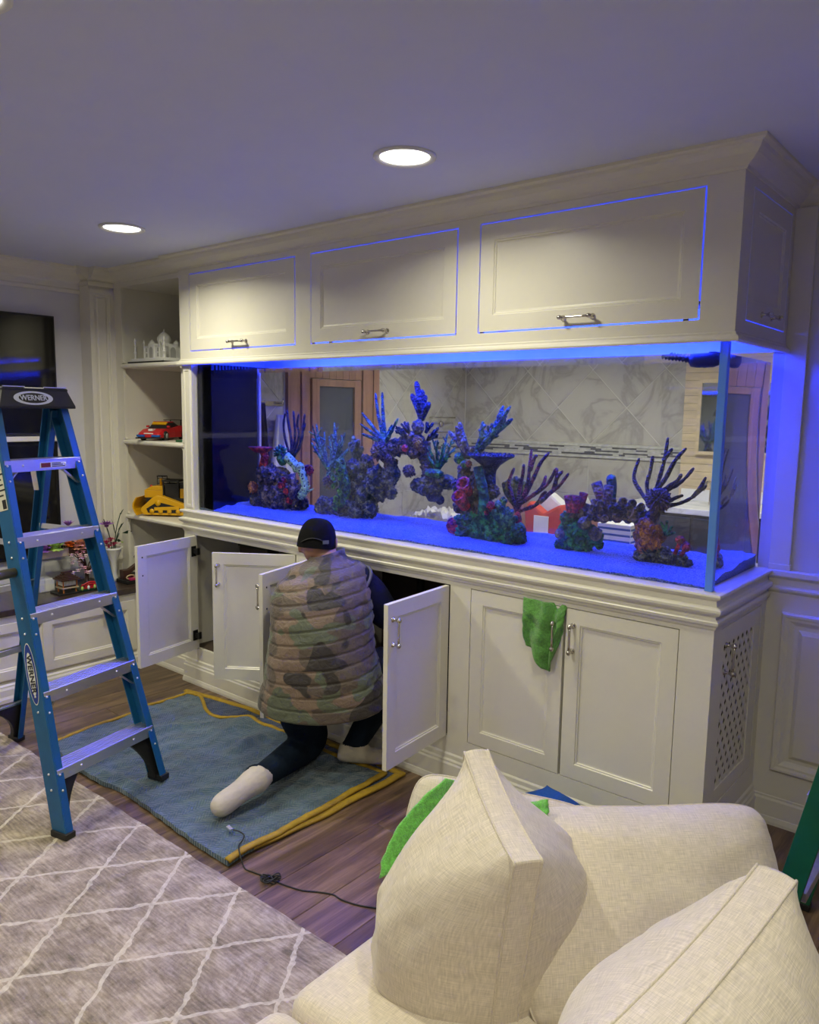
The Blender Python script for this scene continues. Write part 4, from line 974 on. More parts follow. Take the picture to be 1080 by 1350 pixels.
def ztop(x, y, u, v):
    z = .026+.008*noise.noise(Vector((x*6, y*6, 1)))+.006*noise.noise(Vector((x*17, y*13, 2)))-.007*abs(noise.noise(Vector((x*9+y*4, y*11-x*3, 6))))+.003*noise.noise(Vector((x*40, y*34, 4)))
    z += .040*math.exp(-((x+2.20+.30*(y+.3))/.07)**2)*math.exp(-((y+.26)/.14)**2)
    z += .026*math.exp(-((x+2.02+.2*(y+.3))/.04)**2)*math.exp(-((y+.34)/.12)**2)
    z += .020*math.exp(-((x+2.45-.6*(y+.5))/.035)**2)*math.exp(-((y+.5)/.16)**2)
    z += .018*math.exp(-((y+.93-.1*(x+2))/.025)**2)*math.exp(-((x+2.12)/.12)**2)
    z += .012*math.exp(-((x+1.75-.5*(y+.7))/.03)**2)*math.exp(-((y+.72)/.14)**2)
    return z
bl1 = thing('moving_blanket', 'slate blue quilted moving blanket under the ladder and the kneeling man', 'blanket', (-2.0, -.6, 0))
mb, P1, _ = sheet({'front': [(-2.72, -.965, 0), (-2.50, -1.00, 0), (-2.23, -1.01, 0), (-2.08, -.985, 0), (-1.84, -.99, 0), (-1.55, -1.01, 0), (-1.285, -1.012, 0)], 'back': [(-2.80, -.16, 0), (-2.70, -.14, 0), (-2.44, -.25, 0), (-2.20, -.17, 0), (-1.9, -.14, 0), (-1.6, -.16, 0), (-1.315, -.14, 0)]}, ztop, 150, 90, .020)
mb.build('quilt', M['blanket'], bl1, recalc=False)
binding(P1, 'left', 70, .016).build('binding', M['binding'], bl1); binding(P1, 'right', 70, .022).build('binding', M['binding'], bl1); binding(P1, 'back', 90, .018).build('binding', M['binding'], bl1)

# ------------------------------------------------------------------ cable on the floor
cb = thing('charging_cable', 'thin black cable with a silver plug trailing over blanket and floor', 'cable', (-1.1, -.9, 0))
def zc(x, y): return .041 if x < -1.30 else .0035
p = [(-1.425, -.893), (-1.395, -.884), (-1.362, -.888), (-1.338, -.912), (-1.318, -.945), (-1.275, -.972), (-1.24, -.98), (-1.20, -.975), (-1.13, -.96), (-1.08, -.955), (-1.00, -.935), (-.95, -.905), (-.90, -.88), (-.86, -.88), (-.80, -.865), (-.74, -.835), (-.66, -.80)]
q = MB(); q.tube(curve_pts([(x, y, zc(x, y) if not -1.31 < x < -1.255 else .034) for x, y in p], 6), .0026, 6)
q.build('lead', M['blackplastic'], cb)
q = MB()
for k in range(4):
    a0 = k*.5; q.tube([(-1.115+.034*math.cos(t_*2*PI/18)*math.cos(a0)-.012*math.sin(t_*2*PI/18)*math.sin(a0)+.006*k-.01, -.968+.034*math.cos(t_*2*PI/18)*math.sin(a0)+.012*math.sin(t_*2*PI/18)*math.cos(a0), .005+.004*k+.003*math.sin(t_)) for t_ in range(19)], .0024, 6, cap=False)
q.tube([(-1.14, -.965, .012), (-1.115, -.968, .024), (-1.09, -.972, .012)], .0035, 6)
q.build('tied_loop', M['blackplastic'], cb)
q = MB(); q.obox((-1.437, -.896, .043), (.016, -.003, 0), (.001, .007, 0), (0, 0, .004)); q.build('plug', M['alu'], cb, .001)

# ------------------------------------------------------------------ blue step ladder
lad = thing('step_ladder', 'blue fibreglass step ladder with black top cap standing by the blanket', 'ladder', (-1.951, -1.070, 0), rz=math.radians(103.5))
def LP(front, s, z):                                # centre line of a rail, local coordinates
    if front: return Vector((s*(.2585-.0576*z), .26*z, z))
    return Vector((s*(.262-.064*z), .93-.295*z, z))
def channel(mb, front, s, z0, z1, depth=.074, fl_=.030, th=.005):
    a, b_ = LP(front, s, z0), LP(front, s, z1); d = (b_-a).normalized()
    ex = Vector((s, 0, 0)); ex = (ex-d*ex.dot(d)).normalized(); ey = d.cross(ex).normalized()
    if ey.y < 0: ey = -ey
    L2 = d*((b_-a).length/2); c = (a+b_)/2
    mb.obox(c+ex*0, L2, ex*th/2, ey*depth/2)
    for sg in (-1, 1): mb.obox(c-ex*(fl_/2+th/2)+ey*sg*(depth/2-th/2), L2, ex*fl_/2, ey*th/2)
    return ex, ey, d
for s in (-1, 1):
    r_ = MB(); ex, ey, d = channel(r_, True, s, .02 if s > 0 else .016, 1.61)
    rail_ = r_.build('front_rail', M['blue_fg'], lad, .0015, 1, world=False)
    ft = MB(); a = LP(True, s, .0135 if s < 0 else .03); ft.obox(a+Vector((-s*.013, 0, .012)), (.022, 0, 0), (0, .042, 0), (0, 0, .012)); ft.build('foot_boot', M['blackplastic'], rail_, .003, world=False)
    # curved black gusset from the foot up to the bottom step
    pts = []; n = 9; p0 = LP(True, s, .04); p1 = LP(True, s, .235); xin = s*.115
    outer = [Vector((LP(True, s, z).x-s*.012, LP(True, s, z).y, z)) for z in (.035, .12, .22)]
    inner = []
    for i in range(n+1):
        t_ = i/n; x_ = xin+(p0.x-s*.045-xin)*(1-(1-t_)**2.2); z_ = .225-.185*t_; inner.append(Vector((x_, .26*z_, z_)))
    g = MB(); poly = outer + inner; g.prism([q_+Vector((0, -.012, 0)) for q_ in poly], (0, .024, 0)); g.build('foot_brace', M['blackplastic'], rail_, .003, world=False)
    r_ = MB(); channel(r_, False, s, .015, 1.60, depth=.060, fl_=.024)
    rr2 = r_.build('rear_rail', M['blue_fg'], lad, .0015, 1, world=False)
    ft = MB(); a = LP(False, s, .004); ft.obox(a+Vector((-s*.011, 0, .012)), (.02, 0, 0), (0, .036, 0), (0, 0, .012)); ft.build('foot_boot', M['blackplastic'], rr2, .003, world=False)
    outer = [Vector((LP(False, s, z).x-s*.012, LP(False, s, z).y, z)) for z in (.03, .11, .20)]; inner = []
    p0 = LP(False, s, .04)
    for i in range(n+1):
        t_ = i/n; x_ = s*.09+(p0.x-s*.04-s*.09)*(1-(1-t_)**2.2); z_ = .205-.17*t_; inner.append(Vector((x_, 0.93-.295*z_, z_)))
    g = MB(); g.prism([q_+Vector((0, -.012, 0)) for q_ in outer+inner], (0, .024, 0)); g.build('foot_brace', M['blackplastic'], rr2, .003, world=False)
SZ = [.262, .545, .832, 1.113, 1.398]
for k, z in enumerate(SZ):
    hwid = .2585-.0576*z-.004; y_ = .26*z; st_ = MB()
    st_.box((-hwid, y_-.040, z-.004), (hwid, y_+.040, z))
    for g in range(6): st_.box((-hwid, y_-.038+g*.0145, z), (hwid, y_-.033+g*.0145, z+.0025))
    st_.box((-hwid, y_-.042, z-.044), (hwid, y_-.039, z+.001)); st_.box((-hwid, y_+.039, z-.035), (hwid, y_+.042, z+.001))
    st_ = st_.build('step', M['alu'], lad, .0008, 1, world=False)
    if k in (4, 1, 0, 2):
        for s in (-1, 1):
            MB().beam((s*(hwid-.085), y_-.005, z-.030), (s*(hwid+.0), y_-.02, z-.105), .022, .006, m=0).build('step_brace', M['alu'], st_, world=False)
    rv = MB()
    for s in (-1, 1):
        for zz in (z-.018, z-.075):
            c = LP(True, s, zz); rv.ico((c.x-s*.015, c.y-.0385, zz), .0055, 1); rv.ico((c.x+s*.003, c.y+.0, zz), .0055, 1)
        for xx in (.55,): rv.ico((s*hwid*xx, y_-.042, z-.020), .0055, 1)
    rv.build('rivet', M['alu'], st_, world=False)
    if k == 4:
        lbm = MB(); lbm.box((-.02, y_-.0436, z-.034), (.10, y_-.0421, z-.012), 0); lbm.box((-.018, y_-.0442, z-.032), (.026, y_-.0436, z-.014), 1)
        for i in range(3): lbm.box((.032, y_-.0442, z-.031+i*.006), (.094-.01*i, y_-.0436, z-.0275+i*.006), 2)
        lbm.build('warning_label', [K['white'], cmat('label_maroon', (.18, .03, .02)), K['black']], st_, world=False)
for z in (.205, .50, .82, 1.36):
    hw2 = .262-.064*z-.005; y_ = .93-.295*z
    rb = MB(); rb.box((-hw2, y_-.004, z-.016), (hw2, y_+.004, z+.016)); rb.box((-hw2, y_-.020, z+.013), (hw2, y_+.004, z+.016)); rb.build('rear_bar', M['alu'], lad, .001, 1, world=False)
MB().beam((.10, .93-.295*1.36-.005, 1.35), (.15, .93-.295*1.22, 1.25), .02, .006).build('rear_brace', M['alu'], lad, world=False)
for s in (-1, 1):
    sp_ = MB(); a = LP(True, s, 1.09); b_ = LP(False, s, 1.09); sp_.beam(a+Vector((-s*.02, .02, 0)), b_+Vector((-s*.02, -.02, 0)), .006, .022); sp_.build('spreader', M['alu'], lad, world=False)
# moulded top cap with lettering
tp = MB(); zc0, zc1 = 1.598, 1.680
def ring(z, hw_, y0_, y1_): return [Vector((-hw_, y0_, z)), Vector((hw_, y0_, z)), Vector((hw_, y1_, z)), Vector((-hw_, y1_, z))]
tp.loft([ring(zc0, .172, .335, .53), ring(zc0+.01, .172, .335, .53), ring(zc1-.012, .148, .352, .515), ring(zc1-.006, .150, .350, .517), ring(zc1, .146, .354, .513)], 0, False)
cap_ = tp.build('top_cap', M['blackplastic'], lad, .003, world=False)
q = MB(); q.box((-.14, .351, zc1), (-.05, .360, zc1+.0035)); q.box((.04, .351, zc1), (.14, .360, zc1+.0035)); q.build('cap_rib', M['alu'], cap_, world=False)
fn_ = Vector((0, -(zc1-.012-zc0-.01), -(.352-.335))).normalized(); fn_ = Vector((0, -.96, .27)).normalized()
def ellipse(mb, Mx, a, b_, m, z, n=40): mb.add([Mx @ Vector((a*math.cos(2*PI*i/n), b_*math.sin(2*PI*i/n), z)) for i in range(n)], [tuple(range(n))], m)
FM = basis((-.02, .3423, 1.638), (1, 0, 0), fn_)
lg_ = MB(); ellipse(lg_, FM, .088, .0275, 0, .0012); ellipse(lg_, FM, .066, .0205, 1, .0018)
v_, f_ = text_mesh('WERNER', .030, bold=.0003); lg_.add([FM @ Vector((a.x, a.y, a.z+.0026)) for a in v_], f_, 0)
lg_.build('logo', [mt('logo_silver', (.62, .66, .74), .4, var=0), M['blackplastic']], cap_, world=False)
# oval badge and label on the outside of the left rail, side peg
a, b_ = LP(True, -1, .50), LP(True, -1, .72); dd = (b_-a).normalized(); nn = Vector((-1, 0, 0)); nn = (nn-dd*nn.dot(dd)).normalized()
FM = basis((a+b_)/2+nn*.0032, -dd, nn)
lg_ = MB(); ellipse(lg_, FM, .118, .029, 0, .0006); ellipse(lg_, FM, .114, .0265, 1, .0010); ellipse(lg_, FM, .082, .0185, 0, .0014)
v_, f_ = text_mesh('WERNER', .036, bold=.0006); lg_.add([FM @ Vector((p_.x, p_.y, p_.z+.0022)) for p_ in v_], f_, 2)
lrail = [o for o in lad.children if o.name.startswith('front_rail')][0]
lg_.build('oval_badge', [K['white'], cmat('badge_blue', (.01, .04, .30)), K['black']], lrail, world=False)
a = LP(True, -1, 1.30); FM = basis(a+nn*.0032, -dd, nn); lg_ = MB(); lg_.add([FM @ Vector((x_, y_, .0005)) for x_, y_ in ((-.10, -.034), (.09, -.034), (.09, .026), (-.10, .026))], [(0, 1, 2, 3)], 0)
for i in range(7): lg_.add([FM @ Vector((x_, y_, .0009)) for x_, y_ in ((-.09+.02*i, -.03), (-.084+.02*i, -.03), (-.084+.02*i, .015+.006*(i % 3)), (-.09+.02*i, .015+.006*(i % 3)))], [(0, 1, 2, 3)], 1)
lg_.add([FM @ Vector((x_, y_, .0009)) for x_, y_ in ((.05, .0), (.085, .0), (.085, .022), (.05, .022))], [(0, 1, 2, 3)], 1)
lg_.build('rail_label', [mt('label_paper', (.62, .6, .5), .6), K['black']], lrail, world=False)
a = LP(True, -1, .985); q = MB(); q.tube([a+Vector((-.0027, 0, 0)), a+Vector((-.20, -.01, 0))], .018, 14); q.build('side_peg', mt('aged_brass', (.30, .23, .10), .35, .8), lad, world=False)

# ------------------------------------------------------------------ green ladder at the right edge
gl = thing('step_ladder', 'green fibreglass step ladder standing against the wainscot wall', 'ladder', (.62, .02, 0))
def grail(f, s, z): return Vector((.298+.20*z+(0 if f else .60-.33*z), .10 if s > 0 else -.30, z))
for f in (True, False):
    for s in (-1, 1):
        a, b_ = grail(f, s, .012), grail(f, s, 1.55); q = MB(); d = (b_-a).normalized(); q.obox((a+b_)/2, d*(b_-a).length/2, Vector((0, .013, 0)), d.cross(Vector((0, 1, 0)))*.032)
        rl = q.build('front_rail' if f else 'rear_rail', M['green_fg'], gl, .002)
        q = MB(); q.obox(a, (.036, 0, 0), (0, .018, 0), (0, 0, .011)); q.build('foot_boot', M['blackplastic'], rl, .003)
for z in (.28, .57, .86, 1.15, 1.43):
    a, b_ = grail(True, -1, z), grail(True, 1, z); q = MB(); q.box((a.x-.04, a.y+.012, z-.03), (a.x+.04, b_.y-.012, z)); q.build('step', M['alu'], gl, .002)
a, b_ = grail(True, -1, 1.55), grail(False, 1, 1.55); box('top_cap', (a.x-.05, a.y-.02, 1.545), (b_.x+.05, b_.y+.02, 1.60), M['blackplastic'], gl, .006)

# ------------------------------------------------------------------ coral decorations inside the tank
def in_tank(px, py, y):
    """point at depth y in the tank seen at photo position (px, py) through the water (index 1.33)"""
    d = (FW + RT*((px-540)/F_PX) - UP*((py-675)/F_PX)).normalized()
    P = CAM + d*((YF-CAM.y)/d.y); n = Vector((0, -1, 0)); c = -n.dot(d); k = math.sqrt(1-(1-c*c)/1.33**2)
    e = d/1.33 + n*(c/1.33-k); return P + e*((y-P.y)/e.y)
def in_scale(px, py, y): return (in_tank(px, py+8, y)-in_tank(px, py, y)).length/8
def coral_mat(name, c, c2=None, cell=60.0, bump=.7, rough=.6, dots=False):
    c = (c[0]*1.3, c[1]*1.35, c[2]*.28); c2 = (c2[0]*1.3, c2[1]*1.35, c2[2]*.28) if c2 else None
    m, t, b = nt(name); L = t.links; tc = nd(t, 'ShaderNodeTexCoord')
    v = nd(t, 'ShaderNodeTexVoronoi', i_Scale=cell); L.new(tc.outputs['Object'], v.inputs['Vector'])
    n = nd(t, 'ShaderNodeTexNoise', i_Scale=26.0, i_Detail=6.0); L.new(tc.outputs['Object'], n.inputs['Vector'])
    c2 = c2 or tuple(x*.45 for x in c)
    n.inputs['Roughness'].default_value = .7
    if dots: r = ramp(t, [(.26, tuple(x*.3 for x in c2)), (.36, c)]); L.new(v.outputs['Distance'], r.inputs[0])
    else: r = ramp(t, [(.40, tuple(x*.5 for x in c2)), (.5, c2), (.57, c), (.68, tuple(min(1, x*1.25) for x in c))]); L.new(n.outputs[0], r.inputs[0])
    L.new(r.outputs[0], b.inputs['Base Color']); b.inputs['Roughness'].default_value = rough
    bp = nd(t, 'ShaderNodeBump', i_Strength=bump, i_Distance=.014); L.new(v.outputs['Distance'], bp.inputs['Height']); L.new(bp.outputs[0], b.inputs['Normal']); return m
R_ = dict(rock=coral_mat('porous_rock', (.22, .20, .18), (.05, .05, .05), 60, 1.0), rockp=coral_mat('purple_rock', (.22, .15, .20), (.06, .05, .08), 60, 1.0), teal=coral_mat('teal_coral', (.05, .28, .20), (.02, .09, .08)), blue=coral_mat('blue_staghorn', (.12, .28, .34), (.03, .10, .16), 90),
     dblue=coral_mat('deep_blue_coral', (.05, .07, .22), (.02, .02, .08), 90), red=coral_mat('red_coral', (.62, .05, .04), (.26, .015, .02), 80), orange=coral_mat('orange_coral', (.65, .25, .05), (.3, .08, .02), 80), green=coral_mat('green_polyp', (.10, .30, .07), (.02, .10, .04), 70),
     brown=coral_mat('brown_coral', (.26, .17, .12), (.09, .05, .05), 80), gorg=coral_mat('black_gorgonian', (.05, .03, .06), (.015, .01, .03), 120), pgorg=coral_mat('plum_gorgonian', (.20, .04, .12), (.05, .015, .07), 120), purple=coral_mat('purple_anemone', (.22, .13, .26), (.08, .05, .12), 90), lblue=coral_mat('spotted_pale_coral', (.42, .58, .50), (.04, .06, .08), 62, .8, dots=True),
     magenta=coral_mat('magenta_coral', (.55, .05, .12), (.2, .01, .05), 80), olive=coral_mat('olive_sponge', (.30, .27, .10), (.10, .11, .05), 60), taupe=coral_mat('taupe_coral', (.32, .25, .22), (.12, .09, .09), 80), yellow=coral_mat('yellow_polyp', (.62, .40, .10), (.30, .14, .03), 80))
cr = random.Random(21)
def rocks(lst, y, sub=4, amp=.34, sq=1.0):
    mb = MB()
    for i, (px, py, r) in enumerate(lst):
        yy = y + cr.uniform(-.02, .02); s = in_scale(px, py, yy); mb.ico(in_tank(px, py, yy), (r*s*1.02, r*s*.95, r*s*sq), 4, amp, 3.0, cr.uniform(0, 40))
    return mb
def branch(mb, pts, y, r0, r1, dy=.0, n=6, knob=0.0):
    """pts: photo positions from root to tip; depth drifts by dy"""
    k = len(pts); w_ = []
    for i, (px, py) in enumerate(pts): w_.append(in_tank(px, py, y+dy*i/(k-1)))
    c = curve_pts(w_, 6) if k > 2 else [w_[0].lerp(w_[1], i/6) for i in range(7)]
    s = in_scale(pts[0][0], pts[0][1], y); L_ = len(c)
    rad = []
    for i in range(L_):
        t_ = i/(L_-1); r = (r0+(r1-r0)*t_)*s; r *= 1+knob*cr.uniform(-1, 1)
        rad.append(r if i < L_-1 else r*.55)
    mb.tube(c, rad, n)
def fan_out(mb, root, tips, y, r0, r1, spread=.05, knob=.12, bend=.18, n=6, twig=True):
    for (tx, ty) in tips:
        mx_, my_ = (root[0]+tx)/2+(ty-root[1])*bend*cr.uniform(-.5, .5), (root[1]+ty)/2
        md = (mx_*.75+root[0]*.25+(tx-root[0])*.12, my_); dy_ = cr.uniform(-spread, spread)
        branch(mb, [root, md, (tx, ty)], y, r0, r1, dy_, n, knob)
        if twig:
            for f_ in (.45, .62, .78):
                bx_, by_ = md[0]+(tx-md[0])*(f_*2-1), md[1]+(ty-md[1])*(f_*2-1); ll = math.hypot(tx-root[0], ty-root[1])*.16; a_ = math.atan2(ty-root[1], tx-root[0])+cr.choice((-1, 1))*cr.uniform(.4, .8)
                branch(mb, [(bx_, by_), (bx_+ll*math.cos(a_), by_+ll*math.sin(a_))], y+dy_*f_, r1*1.0, r1*.7, cr.uniform(-.02, .02), 5, .1)
def tuft(mb, px, py, r, y, n_=40, ln=.62, th=.15, up=.3):
    c = in_tank(px, py, y); s = in_scale(px, py, y)*r; mb.ico(c, s*.62, 2, .15, 3, px)
    for i in range(n_):
        z = 1-2*(i+.5)/n_; a = i*2.4; q = math.sqrt(1-z*z); d = Vector((q*math.cos(a), q*math.sin(a), z+up*.5)).normalized()
        mb.tube([c+d*s*.45, c+d*s*(.45+ln*.5)+Vector((0, 0, s*.05)), c+d*s*(.45+ln*cr.uniform(.8, 1.1))], [s*th, s*th*.9, s*th*.45], 5)
def cup(mb, px, py, px2, py2, r0, r1, y, y2=None):
    """open tube sponge from (px,py) base to (px2,py2) mouth"""
    a = in_tank(px, py, y); b_ = in_tank(px2, py2, y if y2 is None else y2); s = in_scale(px, py, y); d = (b_-a); L_ = d.length
    Mx = basis(a, d.orthogonal(), d)
    mb.lathe([(r0*s, 0), ((r0*.6+r1*.4)*s, L_*.5), (r1*s, L_), (r1*s*.72, L_*1.01), (r1*s*.5, L_*.78), (0, L_*.62)], 12, Mx, cap=False)
def buttons(mb, pts, y, r, n_=1, m=0):
    for (px, py) in pts:
        s = in_scale(px, py, y); c = in_tank(px, py, y-.03); d = Vector((cr.uniform(-.2, .7), -1, cr.uniform(-.1, .6))).normalized()
        Mx = basis(c, d.orthogonal(), d); q = r*s*cr.uniform(.8, 1.2)
        mb.lathe([(q*.9, -q*1.6), (q, -.2*q), (q*1.05, q*.5), (q*.8, q*.6), (q*.5, q*.1), (0, 0)], 10, Mx, cap=False)
def form(name, label, px, py, y):
    p = in_tank(px, py, y); return thing(name, label, 'coral decoration', (p.x, p.y, sand_z(p.x, p.y)), group=None)
def P_(t, nm, mb, key): return mb.build(nm, R_[key], t)

# --- rock nearest the black overflow box
y = .40; A = form('coral_rock', 'rounded coral rock with a red table coral beside the black overflow box', 365, 668, y)
P_(A, 'rock', rocks([(340, 660, 13), (355, 648, 19), (372, 655, 20), (390, 662, 15), (360, 628, 16), (347, 624, 11), (352, 662, 15), (372, 630, 14), (392, 648, 13), (377, 668, 12), (400, 663, 8)], y), 'rockp')
q = MB(); tuft(q, 334, 643, 9.5, y-.05, 46, .5, .2); P_(A, 'brain_coral', q, 'orange')
q = MB(); c = in_tank(347, 594, y-.02); s = in_scale(347, 594, y)
q.lathe([(0, -.01*0), (10*s, 0), (19*s, 5*s), (21*s, 7*s), (18*s, 7.5*s), (6*s, 4*s), (0, 4*s)], 22, Matrix.Translation(c+Vector((-.02, 0, -.012))), cap=False)
for pts in ([(347, 594), (350, 605), (346, 626)], [(350, 600), (346, 612), (341, 622)]): branch(q, pts, y-.02, 7, 3.5, 0, 7)
P_(A, 'table_coral', q, 'red')
q = MB(); tuft(q, 370, 598, 11, y, 26, .7, .2, .6); q.ico(in_tank(372, 605, y), in_scale(372, 605, y)*9, 2, .2, 3, 2); P_(A, 'anemone', q, 'teal')
q = MB(); branch(q, [(378, 602), (388, 612), (392, 622)], y, 7, 6, 0, 9); branch(q, [(395, 616), (400, 628), (402, 645), (394, 656)], y-.03, 6.5, 6.5, 0, 10); q.ico(in_tank(396, 616, y-.03), in_scale(396, 616, y)*7, 2); branch(q, [(402, 648), (409, 640)], y-.03, 2, 1); branch(q, [(402, 650), (414, 644)], y-.03, 2, 1); P_(A, 'spotted_coral', q, 'lblue')
q = MB(); tuft(q, 407, 620, 9, y, 30, .5, .24); P_(A, 'polyp_cluster', q, 'magenta')
q = MB(); cup(q, 388, 648, 383, 626, 6, 9, y-.06); cup(q, 384, 655, 387, 641, 5, 7, y-.08); P_(A, 'tube_sponge', q, 'brown')
q = MB(); buttons(q, [(374, 632), (370, 640), (377, 648), (380, 660)], y-.04, 4); P_(A, 'red_polyps', q, 'red')
q = MB()
for pts in ([(382, 600), (376, 578), (374, 560), (376, 545)], [(384, 600), (384, 578), (380, 555), (379, 541)], [(385, 600), (389, 575), (388, 556), (387, 542)], [(386, 600), (394, 575), (392, 560), (394, 546)], [(388, 602), (398, 580), (400, 562), (402, 546)], [(386, 604), (394, 592), (397, 578), (403, 558)]): branch(q, pts, y+.06, 2.2, 1.7, cr.uniform(-.03, .05), 6, .15)
P_(A, 'gorgonian', q, 'gorg')

# --- arch with staghorn and blue columns
y = .42; B = form('coral_arch', 'tall coral arch with blue staghorn, green polyp column and hanging shelf', 455, 680, y)
P_(B, 'rock', rocks([(427, 668, 13), (440, 672, 14), (455, 660, 15), (455, 676, 14), (472, 672, 15), (488, 670, 12), (470, 640, 13), (466, 617, 12), (482, 612, 12), (480, 655, 15), (476, 630, 12), (490, 640, 13), (497, 628, 14), (510, 633, 14), (500, 648, 13), (518, 625, 11), (516, 650, 8)], y), 'rock')
P_(B, 'upper_rock', rocks([(505, 588, 12), (520, 590, 12), (535, 586, 12), (548, 580, 12), (558, 590, 11), (560, 604, 9), (563, 615, 9), (545, 596, 9), (566, 626, 10), (508, 600, 10), (515, 612, 10)], y, 3), 'rockp')
P_(B, 'shelf_rock', rocks([(552, 640, 12), (565, 636, 13), (578, 636, 14), (590, 636, 12), (560, 646, 10), (574, 645, 11)], y-.02, 3, .2, .8), 'rock')
q = MB(); branch(q, [(446, 606), (452, 625), (455, 645), (447, 668)], y-.05, 9, 10, 0, 12); buttons(q, [(446+cr.uniform(-7, 9), 608+i*2.4+cr.uniform(-2, 2)) for i in range(26)], y-.085, 3.6); P_(B, 'polyp_column', q, 'green')
q = MB(); fan_out(q, (436, 624), [(412, 561), (417, 559), (441, 557), (455, 571), (443, 568), (410, 583), (428, 569), (459, 592), (424, 580), (448, 580), (415, 592), (452, 586), (434, 575)], y-.02, 3.4, 1.4, .09); q.ico(in_tank(436, 626, y-.02), in_scale(436, 626, y)*7, 2, .2); P_(B, 'branch_coral', q, 'blue')
q = MB(); tuft(q, 433, 636, 10, y-.06, 40, .5, .2); P_(B, 'anemone', q, 'brown')
q = MB(); fan_out(q, (470, 604), [(466, 575), (473, 580), (461, 584), (478, 590), (469, 586)], y, 5, 4, .04); P_(B, 'finger_coral', q, 'olive')
q = MB(); fan_out(q, (508, 584), [(495, 518), (504, 517), (477, 544), (475, 559), (525, 552), (517, 560), (477, 572)], y, 3.9, 1.7, .08, .2, .1, 6, False); P_(B, 'staghorn', q, 'blue')
q = MB(); tuft(q, 500, 596, 14, y-.06, 60, .5, .2); P_(B, 'red_anemone', q, 'brown')
q = MB(); fan_out(q, (556, 552), [(549, 503), (543, 520), (557, 514), (561, 521), (566, 531), (552, 525)], y+.02, 4.6, 4.2, .04, .05, .1, 8, False); P_(B, 'column_coral', q, 'dblue')
q = MB()
for c_ in ((531, 562), (568, 562), (572, 572), (527, 570)): fan_out(q, (c_[0]*.6+552*.4, c_[1]+8), [(c_[0]+cr.uniform(-7, 7), c_[1]+cr.uniform(-9, 4)) for i in range(7)], y, 2.4, 1.7, .05)
P_(B, 'bush_coral', q, 'dblue')
q = MB(); s = in_scale(551, 563, y); q.ico(in_tank(551, 563, y-.05), (10*s, 4*s, 10*s), 3, .22, 4, 3); P_(B, 'fan_sponge', q, 'taupe')
q = MB(); tuft(q, 551, 583, 9.5, y-.06, 44, .4, .2); P_(B, 'yellow_polyps', q, 'yellow')
q = MB(); s = in_scale(534, 590, y); q.ico(in_tank(534, 591, y-.06), (6*s, 3*s, 5*s), 2); P_(B, 'red_disc', q, 'red')
q = MB(); tuft(q, 539, 621, 10, y-.03, 44, .5, .22, 0); q.tube([in_tank(548, 626, y-.02), in_tank(541, 622, y-.03)], .008, 6); P_(B, 'hanging_anemone', q, 'purple')
q = MB(); s = in_scale(572, 622, y); q.ico(in_tank(572, 624, y-.05), (15*s, 10*s, 6*s), 3, .2, 5, 6); P_(B, 'moss_mat', q, 'green')
q = MB(); fan_out(q, (578, 619), [(590, 572), (597, 578), (577, 580), (565, 588), (556, 604), (601, 590), (585, 584), (570, 578), (594, 598), (560, 596)], y-.02, 2.6, 1.2, .08); P_(B, 'seafan', q, 'teal')
q = MB(); s = in_scale(572, 655, y); q.ico(in_tank(571, 652, y-.03), (12*s, 6*s, 10*s), 3, .15, 2, 4); q.ico(in_tank(580, 659, y-.03), (7*s, 5*s, 7*s), 2, .15, 2, 8); P_(B, 'blue_sponge', q, 'dblue')
bf = MB(); s = in_scale(600, 600, y)
q = MB(); tuft(q, 512, 605, 7, y-.05, 30, .5, .2); P_(B, 'violet_polyps', q, 'purple')

# --- central tower with blue table coral
y = .34; Cc = form('coral_tower', 'central coral tower with a blue table coral and plum sea fan', 645, 712, y)
P_(Cc, 'rock', rocks([(612, 700, 14), (630, 700, 18), (650, 704, 18), (672, 706, 16), (684, 708, 11), (640, 688, 20), (660, 690, 17), (622, 684, 15), (605, 688, 9)], y), 'teal')
P_(Cc, 'upper_rock', rocks([(622, 668, 15), (636, 668, 14), (612, 654, 12), (624, 646, 15), (630, 632, 13), (614, 630, 11), (640, 650, 12), (650, 648, 9), (604, 640, 9), (606, 668, 9), (612, 618, 9)], y, 3), 'rockp')
q = MB(); s = in_scale(598, 693, y); q.ico(in_tank(598, 693, y-.03), (10*s, 8*s, 11*s), 3, .2, 2, 1); P_(Cc, 'dark_red_sponge', q, 'red')
q = MB(); cup(q, 614, 668, 604, 653, 8, 11, y-.06, y-.12); cup(q, 618, 650, 610, 637, 7, 11, y-.05, y-.11); P_(Cc, 'red_cup', q, 'red')
q = MB(); branch(q, [(630, 615), (634, 635), (638, 655), (636, 682)], y-.07, 7, 8, 0, 9, .1); P_(Cc, 'teal_column', q, 'teal')
q = MB(); s = in_scale(648, 602, y); c = in_tank(646, 634, y-.01)
q.lathe([(9*s, -4*s), (8*s, 6*s), (9*s, 14*s), (14*s, 21*s), (24*s, 28*s), (33*s, 32*s), (34*s, 34*s), (26*s, 35*s), (10*s, 33*s), (0, 32*s)], 30, Matrix.Translation(c), cap=False)
for i in range(130):
    a = i*2.4; r = 33*s*math.sqrt((i+.5)/130); z = (32+1.5*(r/(33*s)))*s; q.tube([c+Vector((r*math.cos(a), r*math.sin(a), z)), c+Vector((r*1.04*math.cos(a), r*1.04*math.sin(a), z+3.2*s*cr.uniform(.6, 1.2)))], [1.5*s, .8*s], 4)
P_(Cc, 'table_coral', q, 'dblue')
q = MB(); fan_out(q, (617, 602), [(592, 569), (602, 562), (606, 557), (610, 578), (625, 590)], y, 5.0, 3.4, .05, .15, .18, 6, False); P_(Cc, 'elkhorn', q, 'taupe')
